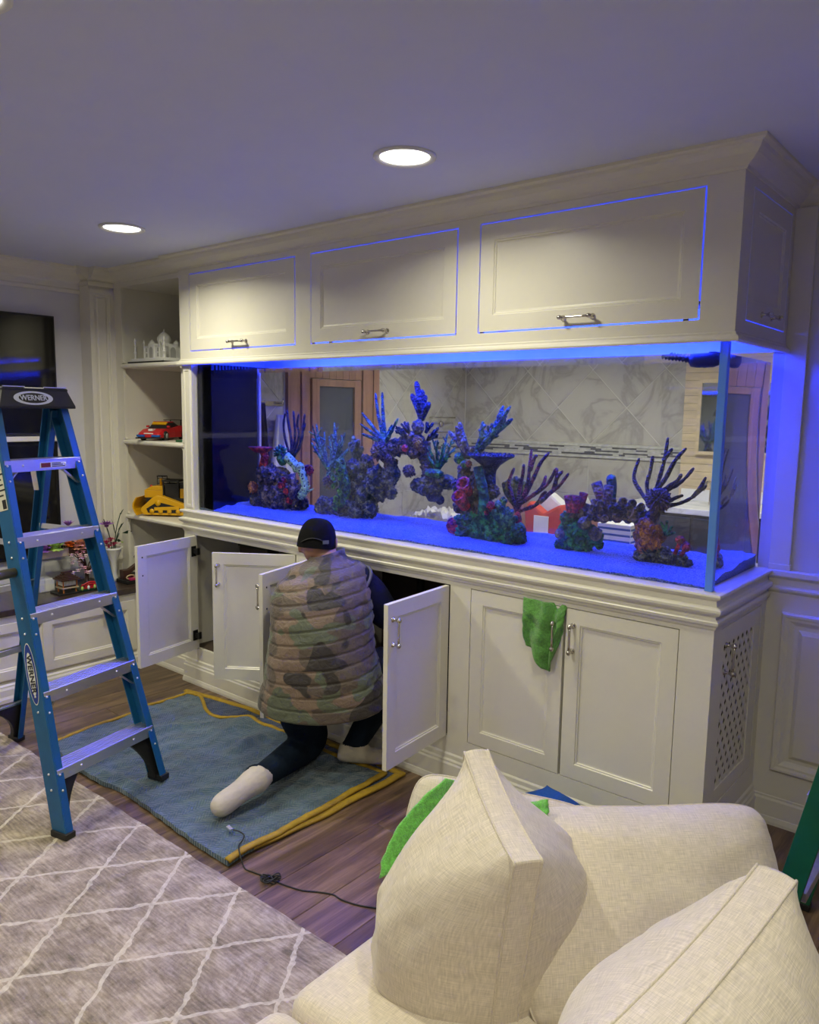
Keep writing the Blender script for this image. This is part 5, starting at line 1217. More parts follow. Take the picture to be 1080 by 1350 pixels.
q = MB(); fan_out(q, (628, 598), [(637, 556), (650, 560), (664, 535), (673, 536), (676, 552), (668, 548)], y+.02, 5, 2.6, .05, .18); P_(Cc, 'blue_elkhorn', q, 'blue')
q = MB(); q.ico(in_tank(606, 604, y), in_scale(606, 604, y)*8, 3, .3, 3, 2); q.ico(in_tank(613, 612, y-.04), in_scale(606, 604, y)*6, 2, .3, 3, 4); P_(Cc, 'green_sponge', q, 'green')
q = MB(); tuft(q, 618, 612, 6, y-.05, 24, .5, .2); P_(Cc, 'orange_polyps', q, 'orange')
q = MB(); tuft(q, 648, 668, 8, y-.08, 34, .5, .22); tuft(q, 641, 676, 5, y-.08, 20, .5, .22); P_(Cc, 'magenta_polyps', q, 'magenta')
q = MB(); fan_out(q, (664, 694), [(655, 660), (664, 655), (670, 668), (660, 672), (676, 672), (650, 672), (682, 682)], y-.05, 6, 4, .06, .2); P_(Cc, 'leaf_coral', q, 'blue')
q = MB(); tuft(q, 684, 700, 12, y-.06, 36, .5, .28); tuft(q, 672, 708, 9, y-.07, 30, .5, .26); P_(Cc, 'dark_polyps', q, 'teal')
q = MB(); s = in_scale(680, 640, y)
for i in range(7): branch(q, [(680, 668), (668+i*4.2, 650), (665+i*5.0, 628+abs(i-3)*2.4)], y+.07, 3.2, 4.4, 0, 7)
P_(Cc, 'fan_sponge', q, 'olive')
q = MB()
for pts in ([(682, 676), (676, 655), (671, 637), (678, 617)], [(683, 672), (685, 645), (689, 628), (691, 612)], [(684, 668), (695, 642), (698, 620), (701, 592)], [(699, 620), (704, 606), (708, 600)], [(690, 658), (702, 634), (712, 612), (724, 597)], [(686, 664), (704, 652), (722, 638), (734, 617)], [(708, 650), (716, 640), (720, 627)], [(684, 674), (706, 666), (716, 652), (721, 648)], [(712, 662), (728, 648), (738, 640), (750, 624)], [(730, 645), (735, 630), (742, 621)], [(732, 640), (734, 628), (734, 617)]): branch(q, pts, y-.02, 3.2, 2.1, cr.uniform(-.03, .03), 6, .14)
P_(Cc, 'sea_fan', q, 'pgorg')
q = MB(); branch(q, [(683, 690), (683, 680), (682, 674)], y-.02, 6, 3.5); P_(Cc, 'fan_foot', q, 'magenta')

# --- low arch near the right pane
y = .34; Dd = form('coral_bridge', 'low coral bridge with a black sea fan near the clear corner', 815, 728, y)
P_(Dd, 'rock', rocks([(750, 684, 11), (745, 702, 11), (752, 714, 14), (768, 716, 14), (784, 708, 11), (776, 700, 10), (760, 698, 12), (738, 718, 7), (790, 718, 6)], y), 'teal')
P_(Dd, 'span_rock', rocks([(758, 678, 10), (772, 676, 11), (786, 676, 11), (800, 676, 11), (814, 676, 11), (828, 676, 12), (842, 680, 12), (852, 688, 11)], y, 3), 'rockp')
P_(Dd, 'foot_rock', rocks([(848, 733, 12), (864, 734, 13), (880, 735, 13), (896, 736, 11), (858, 724, 12), (876, 727, 9), (906, 742, 7)], y-.02, 3, .3, .75), 'rock')
q = MB(); cup(q, 752, 676, 750, 653, 5, 7, y-.03); cup(q, 757, 676, 760, 654, 5, 7, y-.03); cup(q, 764, 676, 770, 650, 4.5, 6, y); P_(Dd, 'magenta_cup', q, 'magenta')
q = MB(); cup(q, 797, 668, 786, 636, 7, 7.5, y); cup(q, 800, 668, 803, 640, 6, 6.5, y-.03); tuft(q, 796, 667, 8, y-.03, 24, .4, .25); P_(Dd, 'brown_tubes', q, 'brown')
q = MB(); branch(q, [(806, 660), (807, 645), (806, 632)], y+.06, 6, 7, 0, 12); q.ico(in_tank(806, 632, y+.06), in_scale(806, 632, y)*7, 2); P_(Dd, 'teal_dome', q, 'teal')
q = MB(); buttons(q, [(777+cr.uniform(0, 72), 660+cr.uniform(0, 26)) for i in range(38)], y-.06, 4.4); P_(Dd, 'barnacles', q, 'rockp')
q = MB(); s = in_scale(771, 690, y); q.ico(in_tank(771, 690, y-.07), 9*s, 3, .12, 5, 3); q.ico(in_tank(738, 704, y-.05), 7*s, 3, .2, 4, 5); q.ico(in_tank(785, 704, y-.06), 9*s, 3, .2, 4, 9); P_(Dd, 'brain_coral', q, 'taupe')
q = MB(); tuft(q, 868, 660, 17, y-.03, 110, .62, .13, .2); P_(Dd, 'purple_anemone', q, 'purple')
q = MB(); branch(q, [(856, 692), (862, 678), (868, 664)], y-.02, 9, 8, 0, 9); P_(Dd, 'anemone_stem', q, 'purple')
P_(Dd, 'orange_column', rocks([(850, 694, 12), (846, 706, 11), (856, 706, 12), (850, 718, 12), (862, 700, 10), (860, 718, 11), (870, 708, 8)], y-.03, 3, .22), 'orange')
q = MB(); buttons(q, [(844+cr.uniform(0, 22), 692+cr.uniform(0, 30)) for i in range(12)], y-.085, 3.6); P_(Dd, 'orange_buttons', q, 'orange')
q = MB(); fan_out(q, (878, 706), [(871, 688), (880, 686), (887, 694), (875, 696), (890, 702)], y-.03, 2.2, 1.5, .04); P_(Dd, 'green_twigs', q, 'teal')
q = MB(); s = in_scale(897, 712, y); q.ico(in_tank(897, 712, y-.05), (7*s, 6*s, 6*s), 2, .1); q.ico(in_tank(905, 721, y-.06), (6*s, 6*s, 7*s), 2, .1); q.tube([in_tank(890, 730, y-.04), in_tank(897, 714, y-.05)], .008, 6); q.tube([in_tank(898, 732, y-.04), in_tank(904, 724, y-.06)], .008, 6); P_(Dd, 'red_balls', q, 'red')
q = MB()
for pts in ([(856, 664), (846, 650), (836, 630), (843, 604)], [(857, 662), (853, 640), (858, 620), (861, 601)], [(860, 660), (868, 636), (876, 608), (881, 577)], [(875, 608), (880, 600), (887, 591)], [(864, 650), (878, 630), (890, 608), (905, 591)], [(868, 652), (884, 640), (893, 634), (899, 625)], [(872, 650), (892, 640), (904, 630), (915, 617)], [(870, 668), (895, 664), (914, 655), (932, 640)], [(914, 655), (924, 642), (931, 629)], [(884, 660), (892, 656), (901, 653)]): branch(q, pts, y+.05, 3.2, 2.1, cr.uniform(-.03, .02), 6, .14)
P_(Dd, 'sea_fan', q, 'gorg')

# pump and hose hanging at the water line by the clear corner
wp_ = thing('wave_pump', 'black wave pump with corrugated hose at the water line', 'pump', tuple(in_tank(905, 474, .30)))
q = MB(); c = [in_tank(px, py, .30) for px, py in ((874, 468), (884, 470), (895, 471), (906, 473), (918, 477), (928, 480), (936, 474))]; cc = curve_pts(c, 8)
q.tube(cc, [.013+.003*math.sin(i*1.9) for i in range(len(cc))], 8); q.build('hose', M['blackplastic'], wp_)
e = in_tank(930, 474, .30); MB().lathe([(0, -.05), (.024, -.05), (.028, -.03), (.028, .03), (.020, .05), (0, .05)], 12, Matrix.Translation(e) @ Matrix.Rotation(PI/2, 4, 'Y')).build('pump_body', M['blackplastic'], wp_)
q = MB(); e2 = Vector((e.x+.02, .585, e.z+.0)); q.box((e.x-.012, .30, e.z+.02), (e.x+.012, .599, e.z+.032)); q.build('bracket', M['blackplastic'], wp_)

# ------------------------------------------------------------------ kneeling man
def ortho(px, py, t): return CAM + (FW + RT*((px-540)/F_PX) - UP*((py-675)/F_PX))*t
per = thing('person', 'kneeling man in a camouflage quilted vest and black cap reaching into the cabinet', 'person', (-1.55, -.42, .025), rz=math.radians(39.9))
bz_ = -.025
def ell_tube(mb, pts, rad, n=14, sq=None): mb.tube(pts, rad, n, sq=sq)
body = MB()
body.ico((.06, .03, .40), (.165, .135, .115), 3); body.ico((.06, .06, .52), (.15, .115, .14), 3); body.ico((.062, .10, .70), (.165, .115, .17), 3); body.ico((.068, .14, .83), (.165, .095, .085), 3)
body.tube([(.085, .155, .86), (.078, .19, .93), (.05, .225, .985)], [.068, .056, .055], 14)
body.ico((.033, .228, 1.008), (.074, .092, .098), 3); body.ico((.02, .262, .955), (.054, .062, .060), 3)          # skull and jaw
body.ico((-.005, .328, .985), (.012, .020, .022), 2); body.ico((-.002, .318, .938), (.022, .010, .008), 2); body.ico((.0, .300, .912), (.02, .016, .016), 2)   # nose, mouth, chin
for s, dz in ((-1, -.008), (1, .012)): body.ico((.033+s*.078, .232, .985+dz), (.012, .020, .032), 2)              # ears
for s in (-1, 1): body.ico((-.003+s*.032, .312, 1.004), (.014, .010, .010), 2)
def limb(pts, rad, n=14): body.tube(curve_pts(pts, 5), [rad[min(len(rad)-1, int(i/5))]+(rad[min(len(rad)-1, int(i/5)+1)]-rad[min(len(rad)-1, int(i/5))])*((i % 5)/5) for i in range((len(pts)-1)*5+1)], n)
ARM_R = [(.20, .135, .845), (.275, .18, .775), (.345, .25, .665), (.41, .35, .64), (.465, .44, .62)]
ARM_L = [(-.055, .145, .79), (-.06, .24, .71), (-.06, .31, .62), (.09, .42, .61), (.235, .52, .60)]
limb(ARM_R, [.085, .078, .068, .052, .034]); limb(ARM_L, [.082, .072, .062, .050, .034])
for end, dr_ in ((Vector((.475, .455, .618)), Vector((.55, .80, -.1)).normalized()), (Vector((.25, .53, .598)), Vector((.75, .62, -.1)).normalized())):
    sd_ = dr_.cross(Vector((0, 0, 1))).normalized(); body.ico(end+dr_*.03, .03, 2); body.ico(end+dr_*.05, (.034, .034, .022), 2)
    for i, (o_, L_) in enumerate(((-.030, .062), (-.010, .075), (.010, .070), (.029, .055))):
        a = end+dr_*.06+sd_*o_; body.tube([a, a+dr_*L_*.5+Vector((0, 0, -.004)), a+dr_*L_*.85+Vector((0, 0, -.022)), a+dr_*L_*.9+Vector((0, 0, -.042))], [.0105, .010, .009, .007], 8)
    a = end+dr_*.03-sd_*.03; body.tube([a, a-sd_*.02+dr_*.025, a-sd_*.022+dr_*.05+Vector((0, 0, -.012))], [.013, .011, .008], 8)
limb([(-.02, .03, .39), (-.02, .12, .23), (.0, .20, .088), (-.07, .02, .085), (-.145, -.175, .098)], [.118, .100, .080, .066, .05])
limb([(.15, .03, .40), (.28, .13, .44), (.40, .22, .44), (.30, .18, .25), (.205, .152, .085)], [.11, .095, .078, .066, .050])
body.tube(curve_pts([(-.145, -.175, .104), (-.172, -.215, .094), (-.222, -.275, .074), (-.272, -.340, .056), (-.298, -.372, .048)], 4), [.048, .056, .060, .060, .058, .054, .050, .047, .046, .046, .047, .047, .046, .043, .038, .030, .018], 14)   # left foot, toes back
body.tube(curve_pts([(.135, .147, .062), (.17, .147, .056), (.24, .142, .050), (.32, .135, .043), (.385, .128, .038)], 4), [.030, .038, .042, .043, .044, .044, .043, .042, .041, .040, .038, .037, .036, .034, .032, .027, .018], 14)   # right foot
tmp = bpy.data.objects.new('tmp', body.mesh('tmp', M['paint'])); COL.objects.link(tmp)
rm = tmp.modifiers.new('r', 'REMESH'); rm.mode = 'VOXEL'; rm.voxel_size = .0085; smd = tmp.modifiers.new('s', 'SMOOTH'); smd.iterations = 5; smd.factor = .5
dg = bpy.context.evaluated_depsgraph_get(); me = bpy.data.meshes.new_from_object(tmp.evaluated_get(dg)); bpy.data.objects.remove(tmp, do_unlink=True)
me.name = 'body'; me.materials.clear()
denim = mt('dark_indigo_denim', (.006, .012, .026), .85, spec=.12, var=.3, vs_=14, bump=.4, bs=40, bdist=.01); sock = mt('off_white_sock', (.52, .47, .39), .9, var=.08, vs_=20, bump=.5, bs=60, bdist=.006); navy = mt('navy_sleeve', (.010, .012, .036), .8, spec=.15, var=.2, bump=.3, bs=25, bdist=.012); skin = mt('skin', (.42, .22, .15), .5, var=.08)
for m_ in (skin, navy, denim, sock): me.materials.append(m_)
for p_ in me.polygons:
    c = p_.center; p_.use_smooth = True; x_, y_, z_ = c
    if z_ > .875 and Vector((x_-.06, y_-.21)).length < .13 and z_ > .905-.3*max(0, .16-y_): k = 0
    elif (y_ < -.205+.25*(x_+.16) and z_ < .17): k = 3
    elif (z_ < .098 and x_ > .10 and y_ < .21 and y_ > .06): k = 3
    elif (y_ > .40 and z_ > .5 and (x_ > .44 or (y_ > .50 and x_ > .2))): k = 0
    elif z_ > .50: k = 1
    else: k = 2
    p_.material_index = k
for v in me.vertices: v.co.z = max(v.co.z, .004)
bo = bpy.data.objects.new('body', me); COL.objects.link(bo); bo.parent = per
def camo_mat():
    m, t, b = nt('camouflage_nylon'); L = t.links; tc = nd(t, 'ShaderNodeTexCoord'); mp = nd(t, 'ShaderNodeMapping'); mp.inputs['Scale'].default_value = (1, 1, 1.25); L.new(tc.outputs['Object'], mp.inputs[0])
    def blot(sc, th, off, dist=.6):
        ad = nd(t, 'ShaderNodeVectorMath', operation='ADD'); ad.inputs[1].default_value = off; L.new(mp.outputs[0], ad.inputs[0])
        n = nd(t, 'ShaderNodeTexNoise', i_Scale=sc, i_Detail=1.5, i_Roughness=.45, i_Distortion=dist); L.new(ad.outputs[0], n.inputs['Vector'])
        r = ramp(t, [(th-.006, (0, 0, 0)), (th+.006, (1, 1, 1))]); L.new(n.outputs[0], r.inputs[0]); return r.outputs[0]
    cols = [(.09, .067, .055)]; cur = None
    for sc, th, off, col in ((4.6, .52, (3, 1, 7), (.175, .122, .092)), (6.0, .575, (9, 4, 2), (.092, .106, .072)), (5.2, .56, (1, 8, 5), (.028, .022, .022))):
        mx = nd(t, 'ShaderNodeMix', data_type='RGBA'); L.new(blot(sc, th, off), mx.inputs[0]); mx.inputs[7].default_value = (*col, 1)
        if cur is None: mx.inputs[6].default_value = (*cols[0], 1)
        else: L.new(cur, mx.inputs[6])
        cur = mx.outputs[2]
    L.new(cur, b.inputs['Base Color']); b.inputs['Roughness'].default_value = .55; b.inputs['Sheen Weight'].default_value = .2
    n = nd(t, 'ShaderNodeTexNoise', i_Scale=32.0, i_Detail=4.0, i_Distortion=1.0); L.new(tc.outputs['Object'], n.inputs['Vector'])
    bp = nd(t, 'ShaderNodeBump', i_Strength=.45, i_Distance=.012); L.new(n.outputs[0], bp.inputs['Height']); L.new(bp.outputs[0], b.inputs['Normal']); return m
VR = [(.325, .088, .060, .292, .190), (.36, .083, .055, .278, .182), (.46, .075, .050, .247, .170), (.54, .068, .060, .230, .164), (.62, .066, .072, .222, .160), (.70, .065, .090, .218, .157), (.77, .060, .108, .218, .152), (.825, .058, .128, .210, .140), (.87, .060, .145, .188, .122), (.905, .068, .158, .146, .100), (.935, .083, .172, .085, .082), (.955, .080, .182, .072, .074)]
def vr(z):
    for a, b_ in zip(VR, VR[1:]):
        if z <= b_[0]: t_ = (z-a[0])/(b_[0]-a[0]); t_ = t_*t_*(3-2*t_)*.35+t_*.65; return [a[i]+(b_[i]-a[i])*t_ for i in range(5)]
    return list(VR[-1])
NS, SUB, NT = 12, 10, 96
vest = MB(); rings = []
for i in range(NS*SUB+1):
    f = i/(NS*SUB); z = .325+.630*f; _, cx, cy, rx, ry = vr(z); ph = (i % SUB)/SUB if i < NS*SUB else 0; bul = .0030*math.sin(PI*ph)**.30 if ph > 0 else -.0035
    bul *= min(1, (1-f)*6+.25)
    ring_ = []
    for j in range(NT):
        a = 2*PI*j/NT; ca, sa = math.cos(a), math.sin(a); e = 2.4
        kx = math.copysign(abs(ca)**(2/e), ca); ky = math.copysign(abs(sa)**(2/e), sa)
        wr = .004*noise.noise(Vector((ca*5, sa*5, z*26)))+.008*noise.noise(Vector((ca*2, sa*2, z*4+3)))+(.006*noise.noise(Vector((ca*9, sa*9, z*40))) if ca > .7 else 0)
        x_ = cx+(rx+bul+wr)*kx; y_ = cy+(ry+bul+wr)*ky
        tl = .22*min(1, (z-.325)/.5); z2 = z+tl*(x_-.07)*(.9 if z < .9 else .5)-.030*(1-f)*(max(0, -sa))+.05*(1-f)**2*max(0, ca)*.6
        ring_.append(Vector((x_, y_, z2)))
    rings.append(ring_)
inn = [[Vector((p_.x+(.08-p_.x)*.03, p_.y+(.10-p_.y)*.03, p_.z+.006)) for p_ in rings[0]]]
vest.loft(inn+rings, 0, True, cap=False)
camo = camo_mat(); ve = vest.build('vest', camo, per, world=False, recalc=True)
col_ = MB(); col_.loft([[Vector((.080+(.070+o_)*math.cos(a), .184+(.072+o_)*math.sin(a)+dz*.25, .945+dz+.02*math.cos(a)*1.0)) for a in [2*PI*j/40 for j in range(40)]] for o_, dz in ((.004, -.014), (.010, .0), (.006, .016), (-.004, .018), (-.010, .0))], 0, True, cap=False); col_.build('collar', camo, ve, world=False)
trim_ = mt('grey_binding', (.10, .10, .11), .7)
for pts, r_, nm in ((ARM_R, .088, 1), (ARM_L, .082, 1)):
    a, b_ = Vector(pts[0]), Vector(pts[1]); d = (b_-a).normalized(); Mx = basis(a.lerp(b_, .16), d.orthogonal(), d)
    MB().tube([Mx @ Vector(((r_+.002)*math.cos(2*PI*j/28), (r_+.002)*math.sin(2*PI*j/28), 0)) for j in range(29)], .007, 6, cap=False).build('armhole_binding', trim_, ve, world=False)
pk = MB(); pk.tube(curve_pts([(.285, .02, .53), (.30, .05, .50), (.295, .07, .44), (.275, .03, .40)], 4), .010, 6); pk.build('pocket_flap', trim_, ve, world=False)
# cap with strap and peak
cp_ = MB(); CM = Matrix.Translation((.031, .228, 1.006)) @ Matrix.Rotation(math.radians(-14), 4, 'X') @ Matrix.Rotation(math.radians(4), 4, 'Y')
def cap_pt(u, v, o_=0.0):
    a = 2*PI*u; e = v*PI/2; r0 = .088+o_; low = -.030+.012*math.sin(a)
    z_ = low+(1-math.cos(e*1.0))*0; c = math.cos(e); s_ = math.sin(e)
    return CM @ Vector(((.087+o_)*c**.62*math.cos(a), (.104+o_)*c**.62*math.sin(a), low*(1-s_)+.101*s_))
cp_.grid(lambda u, v: cap_pt(u, v), 40, 12)
capm = mt('black_cotton_cap', (.005, .005, .006), .9, spec=.12, bump=.2, bs=200)
cpo = cp_.build('cap', capm, per, world=False)
br = MB(); br.grid(lambda u, v: CM @ Vector((.075*math.sin((u-.5)*2.6)*(1+.10*v), .085*math.cos((u-.5)*2.2)+.075*v*math.cos((u-.5)*2.0), -.024-.018*v-.012*abs(u-.5)*2)), 16, 5); br.build('peak', capm, cpo, world=False)
st_ = MB(); st_.tube([cap_pt(.75+d_*.01, .10+.10*math.cos(d_*.14), .003) for d_ in range(-11, 12)], .006, 6, sq=.4); st_.build('strap', mt('strap_webbing', (.02, .02, .024), .6), cpo, world=False)
bk_ = MB(); c = cap_pt(.84, .14, .006); n_ = (c-Vector((.031, .228, 1.0))).normalized(); BM = basis(c, Vector((0, 0, 1)).cross(n_), n_); bk_.add([BM @ Vector((x_, y_, z_)) for z_ in (-.002, .003) for x_, y_ in ((-.014, -.008), (.014, -.008), (.014, .008), (-.014, .008))], [(0, 3, 2, 1), (4, 5, 6, 7), (0, 1, 5, 4), (1, 2, 6, 5), (2, 3, 7, 6), (3, 0, 4, 7)]); bk_.build('buckle', mt('grey_buckle', (.10, .11, .13), .4), cpo, world=False)

# ------------------------------------------------------------------ sofa and cushions
def uv_from(o, uvs):
    me = o.data; ul = me.uv_layers.new(name='UVMap')
    for lp in me.loops: ul.data[lp.index].uv = uvs[lp.vertex_index] if lp.vertex_index < len(uvs) else (0, 0)
def uv_box(o):                                       # metre-true box mapping
    me = o.data; ul = me.uv_layers.new(name='UVMap')
    for p_ in me.polygons:
        n_ = p_.normal; ax = max(range(3), key=lambda i: abs(n_[i]))
        for li in p_.loop_indices:
            c = me.vertices[me.loops[li].vertex_index].co; ul.data[li].uv = [(c.y, c.z), (c.x, c.z), (c.x, c.y)][ax]
def pillow(name, label, c, U, V, w_, h_, t_, band=0.0, group=None, pinch=.06, sag=0.0, seed=1.0, mat='linen', pexp=.55, N=40, drop=0.0):
    """soft cushion; U, V span its plane; band > 0 gives a boxed edge strip with two seams"""
    U = Vector(U).normalized(); V = (Vector(V)-U*Vector(V).dot(U)).normalized(); W = U.cross(V); c = Vector(c)
    T_ = thing(name, label, 'cushion', tuple(c-V*h_/2), group=group); sh = []
    def P(u, v, s):
        rd = 1-(0 if band else .13)*(u*v)**4; x_ = u*(1-pinch*(1-v*v))*rd; y_ = v*(1-pinch*(1-u*u))*rd
        fx, fy = max(0, 1-abs(u)**2.6), max(0, 1-abs(v)**(2.6 if not band else (2.0 if v > 0 else 7)))
        th = t_/2*(fx*fy)**pexp
        q = Vector((u*1.6, v*1.6, s+seed)); th *= 1+.10*noise.noise(q*1.3)+.04*noise.noise(q*3.1)
        e = min(1-abs(u), 1-abs(v)); th += .008*noise.noise(Vector((u*7*(1 if abs(v) > abs(u) else .3), v*7*(1 if abs(u) > abs(v) else .3), seed+s)))*math.exp(-(e/.25)**2)*(1 if e > .01 else 0)
        y2 = y_*h_/2 - sag*fx*(v+1)/2*h_ - drop*(u+1)/2*0
        return c + U*x_*w_/2 + V*y2 + W*s*(th+band/2)
    objs = []; G = [(-1+2*i/N) for i in range(N+1)]
    G = [math.sin(g*PI/2)*.55+g*.45 for g in G]
    mb = MB(); uvs = []
    for s in (1, -1):
        mb.add([P(u, v, s) for u in G for v in G], [((i*(N+1)+j), ((i+1)*(N+1)+j), ((i+1)*(N+1)+j+1), (i*(N+1)+j+1))[::s] for i in range(N) for j in range(N)], 0, True); uvs += [(u*w_/2+s, v*h_/2) for u in G for v in G]
    b_ = mb.build('cover', M[mat], T_, recalc=False); uv_from(b_, uvs)
    loop = [(g, -1) for g in G] + [(1, g) for g in G[1:]] + [(-g, 1) for g in G[1:]] + [(-1, -g) for g in G[1:-1]]
    n = len(loop)
    if band > 0:
        mb = MB(); uvs = []; Lc = 0; rows = []
        for k in (1, .5, 0, -.5, -1):
            rows.append([])
            for (u, v) in loop:
                p0, p1 = P(u, v, 1), P(u, v, -1); m_ = p0.lerp(p1, (1-k)/2); out = (m_-c); out = (out-W*out.dot(W)).normalized(); rows[-1].append(m_+out*.004*(1-k*k))
        vs2 = [p_ for r_ in rows for p_ in r_]; fs2 = [(a*n+j, a*n+(j+1) % n, (a+1)*n+(j+1) % n, (a+1)*n+j) for a in range(4) for j in range(n)]
        mb.add(vs2, fs2, 0, True); o_ = mb.build('boxing_band', M[mat], T_)
        acc = [0]
        for j in range(1, n): acc.append(acc[-1]+(rows[0][j]-rows[0][j-1]).length)
        uv_from(o_, [(a*band/4, acc[j]) for a in range(5) for j in range(n)])
    for s in ((1, -1) if band > 0 else (1,)):
        lp = [P(u, v, s) for u, v in loop]; lp.append(lp[0])
        o_ = MB().tube(lp, .0028, 6, cap=False).build('piping', M[mat], T_); uv_from(o_, [(j*.01, (j % 6)*.002) for j in range(len(o_.data.vertices))])
    return T_
sofa = thing('sofa', 'oatmeal linen sofa seat end with heaped loose cushions', 'sofa', (.3, -1.5, 0))
SX0, SX1, SY0, SY1 = -.32, .95, -2.45, -.80
def soft_box(name, a, b_, bev, parent, mat):
    o_ = MB().box(a, b_).build(name, M[mat], parent, bev, 5)
    for p_ in o_.data.polygons: p_.use_smooth = True
    uv_box(o_); return o_
soft_box('base', (SX0+.03, SY0, .06), (SX1, SY1, .25), .03, sofa, 'linen2'); soft_box('seat_cushion', (SX0, -1.60, .252), (SX1-.2, SY1+.02, .405), .065, sofa, 'linen2'); soft_box('seat_cushion', (SX0, SY0+.03, .252), (SX1-.2, -1.605, .405), .065, sofa, 'linen2')
soft_box('backrest', (SX1-.19, SY0, .252), (SX1, SY1, .62), .05, sofa, 'linen2')
for lx_ in (SX0+.1, SX1-.1):
    for ly_ in (SY0+.1, SY1-.1): box('leg', (lx_-.025, ly_-.025, .0138 if lx_ < 0 and ly_ < -1.1 else 0), (lx_+.025, ly_+.025, .0598), M['espresso'], sofa)
UPZ = Vector((0, 0, 1))
def az(deg): a = math.radians(deg); return Vector((-math.sin(a), math.cos(a), 0))
def near_corner(P, U, V, w_, h_):
    U = Vector(U).normalized(); V = (Vector(V)-U*Vector(V).dot(U)).normalized(); return Vector(P)+U*w_/2-V*h_/2
GC = 'loose cushions heaped on the sofa'
def edge_cushion(name, label, near, far, V, w_, h_, t_, band, seed, pexp):
    near, far = Vector(near), Vector(far); U = (far-near).normalized(); V = Vector(V); Vn = (V-U*V.dot(U)).normalized()
    return pillow(name, label, (near+far)/2-Vn*h_/2, U, Vn, w_, h_, t_, band, GC, seed=seed, pexp=pexp)
n1, f1 = ortho(697, 1136, 1.40), ortho(628, 990, 1.70)
edge_cushion('back_cushion', 'plump box cushion standing tallest, a green cloth tucked behind it', n1, f1, UPZ, (f1-n1).length, .56, .42, .054, 2.0, .98)
f3, n3 = ortho(1024, 1150, 1.30), ortho(850, 1345, 1.02)
edge_cushion('back_cushion', 'plump box cushion beside the green ladder', n3+(n3-f3).normalized()*.10, f3, UPZ, (f3-n3).length+.10, .50, .36, .064, 8.0, .70)
U4 = (RT+FW*.04); V4 = UPZ*.80+FW*.60
U4n = U4.normalized(); V4n = (V4-U4n*V4.dot(U4n)).normalized()
pillow('scatter_cushion', 'wide scatter cushion with piped edge lying in front of the cabinet', ortho(1004, 1062, 1.78)-U4n*.29-V4n*.21, U4, V4, .62, .46, .24, 0, GC, seed=3.0, pinch=.08)
U5 = (RT*.97+UP*-.22).normalized(); V5 = (UP*.95+RT*.22+FW*.1)
V5n = (V5-U5*V5.dot(U5)).normalized()
pillow('scatter_cushion', 'scatter cushion half hidden behind the green cloth', ortho(545, 1006, 1.90)+U5*.24-V5n*.23, U5, V5, .48, .46, .16, 0, GC, seed=6.0)

# ------------------------------------------------------------------ cloths
def terry(name, col):
    m = mt(name, col, .95, var=.25, vs_=120, bump=1.0, bs=320, bdist=.006, sheen=.4); return m
M['lime_cloth'] = terry('lime_microfibre', (.16, .58, .09)); M['green_cloth'] = terry('green_microfibre', (.11, .34, .06))
def cloth(name, label, fn, nu, nv, mat, thick=.006, cat='cloth'):
    mb = MB(); mb.grid(fn, nu, nv); o_ = mb.build(name, mat); s_ = o_.modifiers.new('solid', 'SOLIDIFY'); s_.thickness = thick; s_.offset = 0
    tag(o_, label, cat); return o_
def quad(pts, u, v): a, b_, c, d = [Vector(p_) for p_ in pts]; return a.lerp(b_, u).lerp(d.lerp(c, u), v)
# cloth over the half hidden cushion, its far corner shows on the other side of the tallest cushion
L0 = [ortho(590, 1026, 1.80), ortho(722, 1056, 1.80), ortho(722, 1104, 1.78), ortho(500, 1158, 1.78)]
def towel_a(u, v):
    k = [ortho(588, 1026, 1.745), ortho(640, 1040, 1.80), ortho(690, 1060, 1.75), ortho(722, 1054, 1.70)]; b_ = [ortho(500, 1158, 1.66), ortho(540, 1140, 1.70), ortho(650, 1120, 1.74), ortho(724, 1104, 1.68)]
    def sm(l): t_ = u*3; i = min(2, int(t_)); return l[i].lerp(l[i+1], t_-i)
    p_ = sm(k).lerp(sm(b_), v) - RT*.034*math.sin(PI*v)*(1-u)**3; return p_ + FW*(.006*noise.noise(Vector((u*9, v*7, 2))))+RT*.006*noise.noise(Vector((u*3, v*9, 7)))
cloth('microfibre_cloth', 'bright lime microfibre cloth tucked behind the tallest sofa cushion', towel_a, 40, 20, M['lime_cloth'])
def towel_b(u, v):                                  # hangs over the closed door's handle
    top = Vector((-.726+.182*u, 0, .897-.006*u)); bot = [Vector((-.690, 0, .715)), Vector((-.660, 0, .690)), Vector((-.622, 0, .640)), Vector((-.598, 0, .625)), Vector((-.585, 0, .690)), Vector((-.562, 0, .770))]
    t_ = u*5; i = min(4, int(t_)); b_ = bot[i].lerp(bot[i+1], t_-i); p_ = top.lerp(b_, v); p_.x += .012*math.sin(v*5+1)*(1-u)*v
    p_.y = -.036-.010*math.sin(u*15+v*3)*(.3+v)-.010*noise.noise(Vector((u*6, v*6, 1)))+.022*(1-v)**5+.024*min(1, max(0, (u-.52)/.25)); return p_
cloth('microfibre_cloth', 'green microfibre cloth hanging from the closed cabinet door handle', towel_b, 34, 40, M['green_cloth'], .007)
def bundle(u, v):
    a = 2*PI*u; r_ = math.cos((v-.0)*PI/2); x_ = -.49+.25*math.cos(a)*r_**.6; y_ = -.20+.13*math.sin(a)*r_**.6
    return Vector((x_, y_, .003+.262*math.sin(v*PI/2)**.7*(1+.10*noise.noise(Vector((x_*6, y_*6, 2))))*(.85+.15*math.cos(a+1))))
bdl = MB(); bdl.grid(bundle, 48, 16); bo_ = bdl.build('folded_blanket', mt('bright_blue_fleece', (.006, .07, .30), .9, var=.15, bump=.6, bs=60, bdist=.01)); tag(bo_, 'bright blue fleece bundle on the floor behind the sofa', 'blanket')

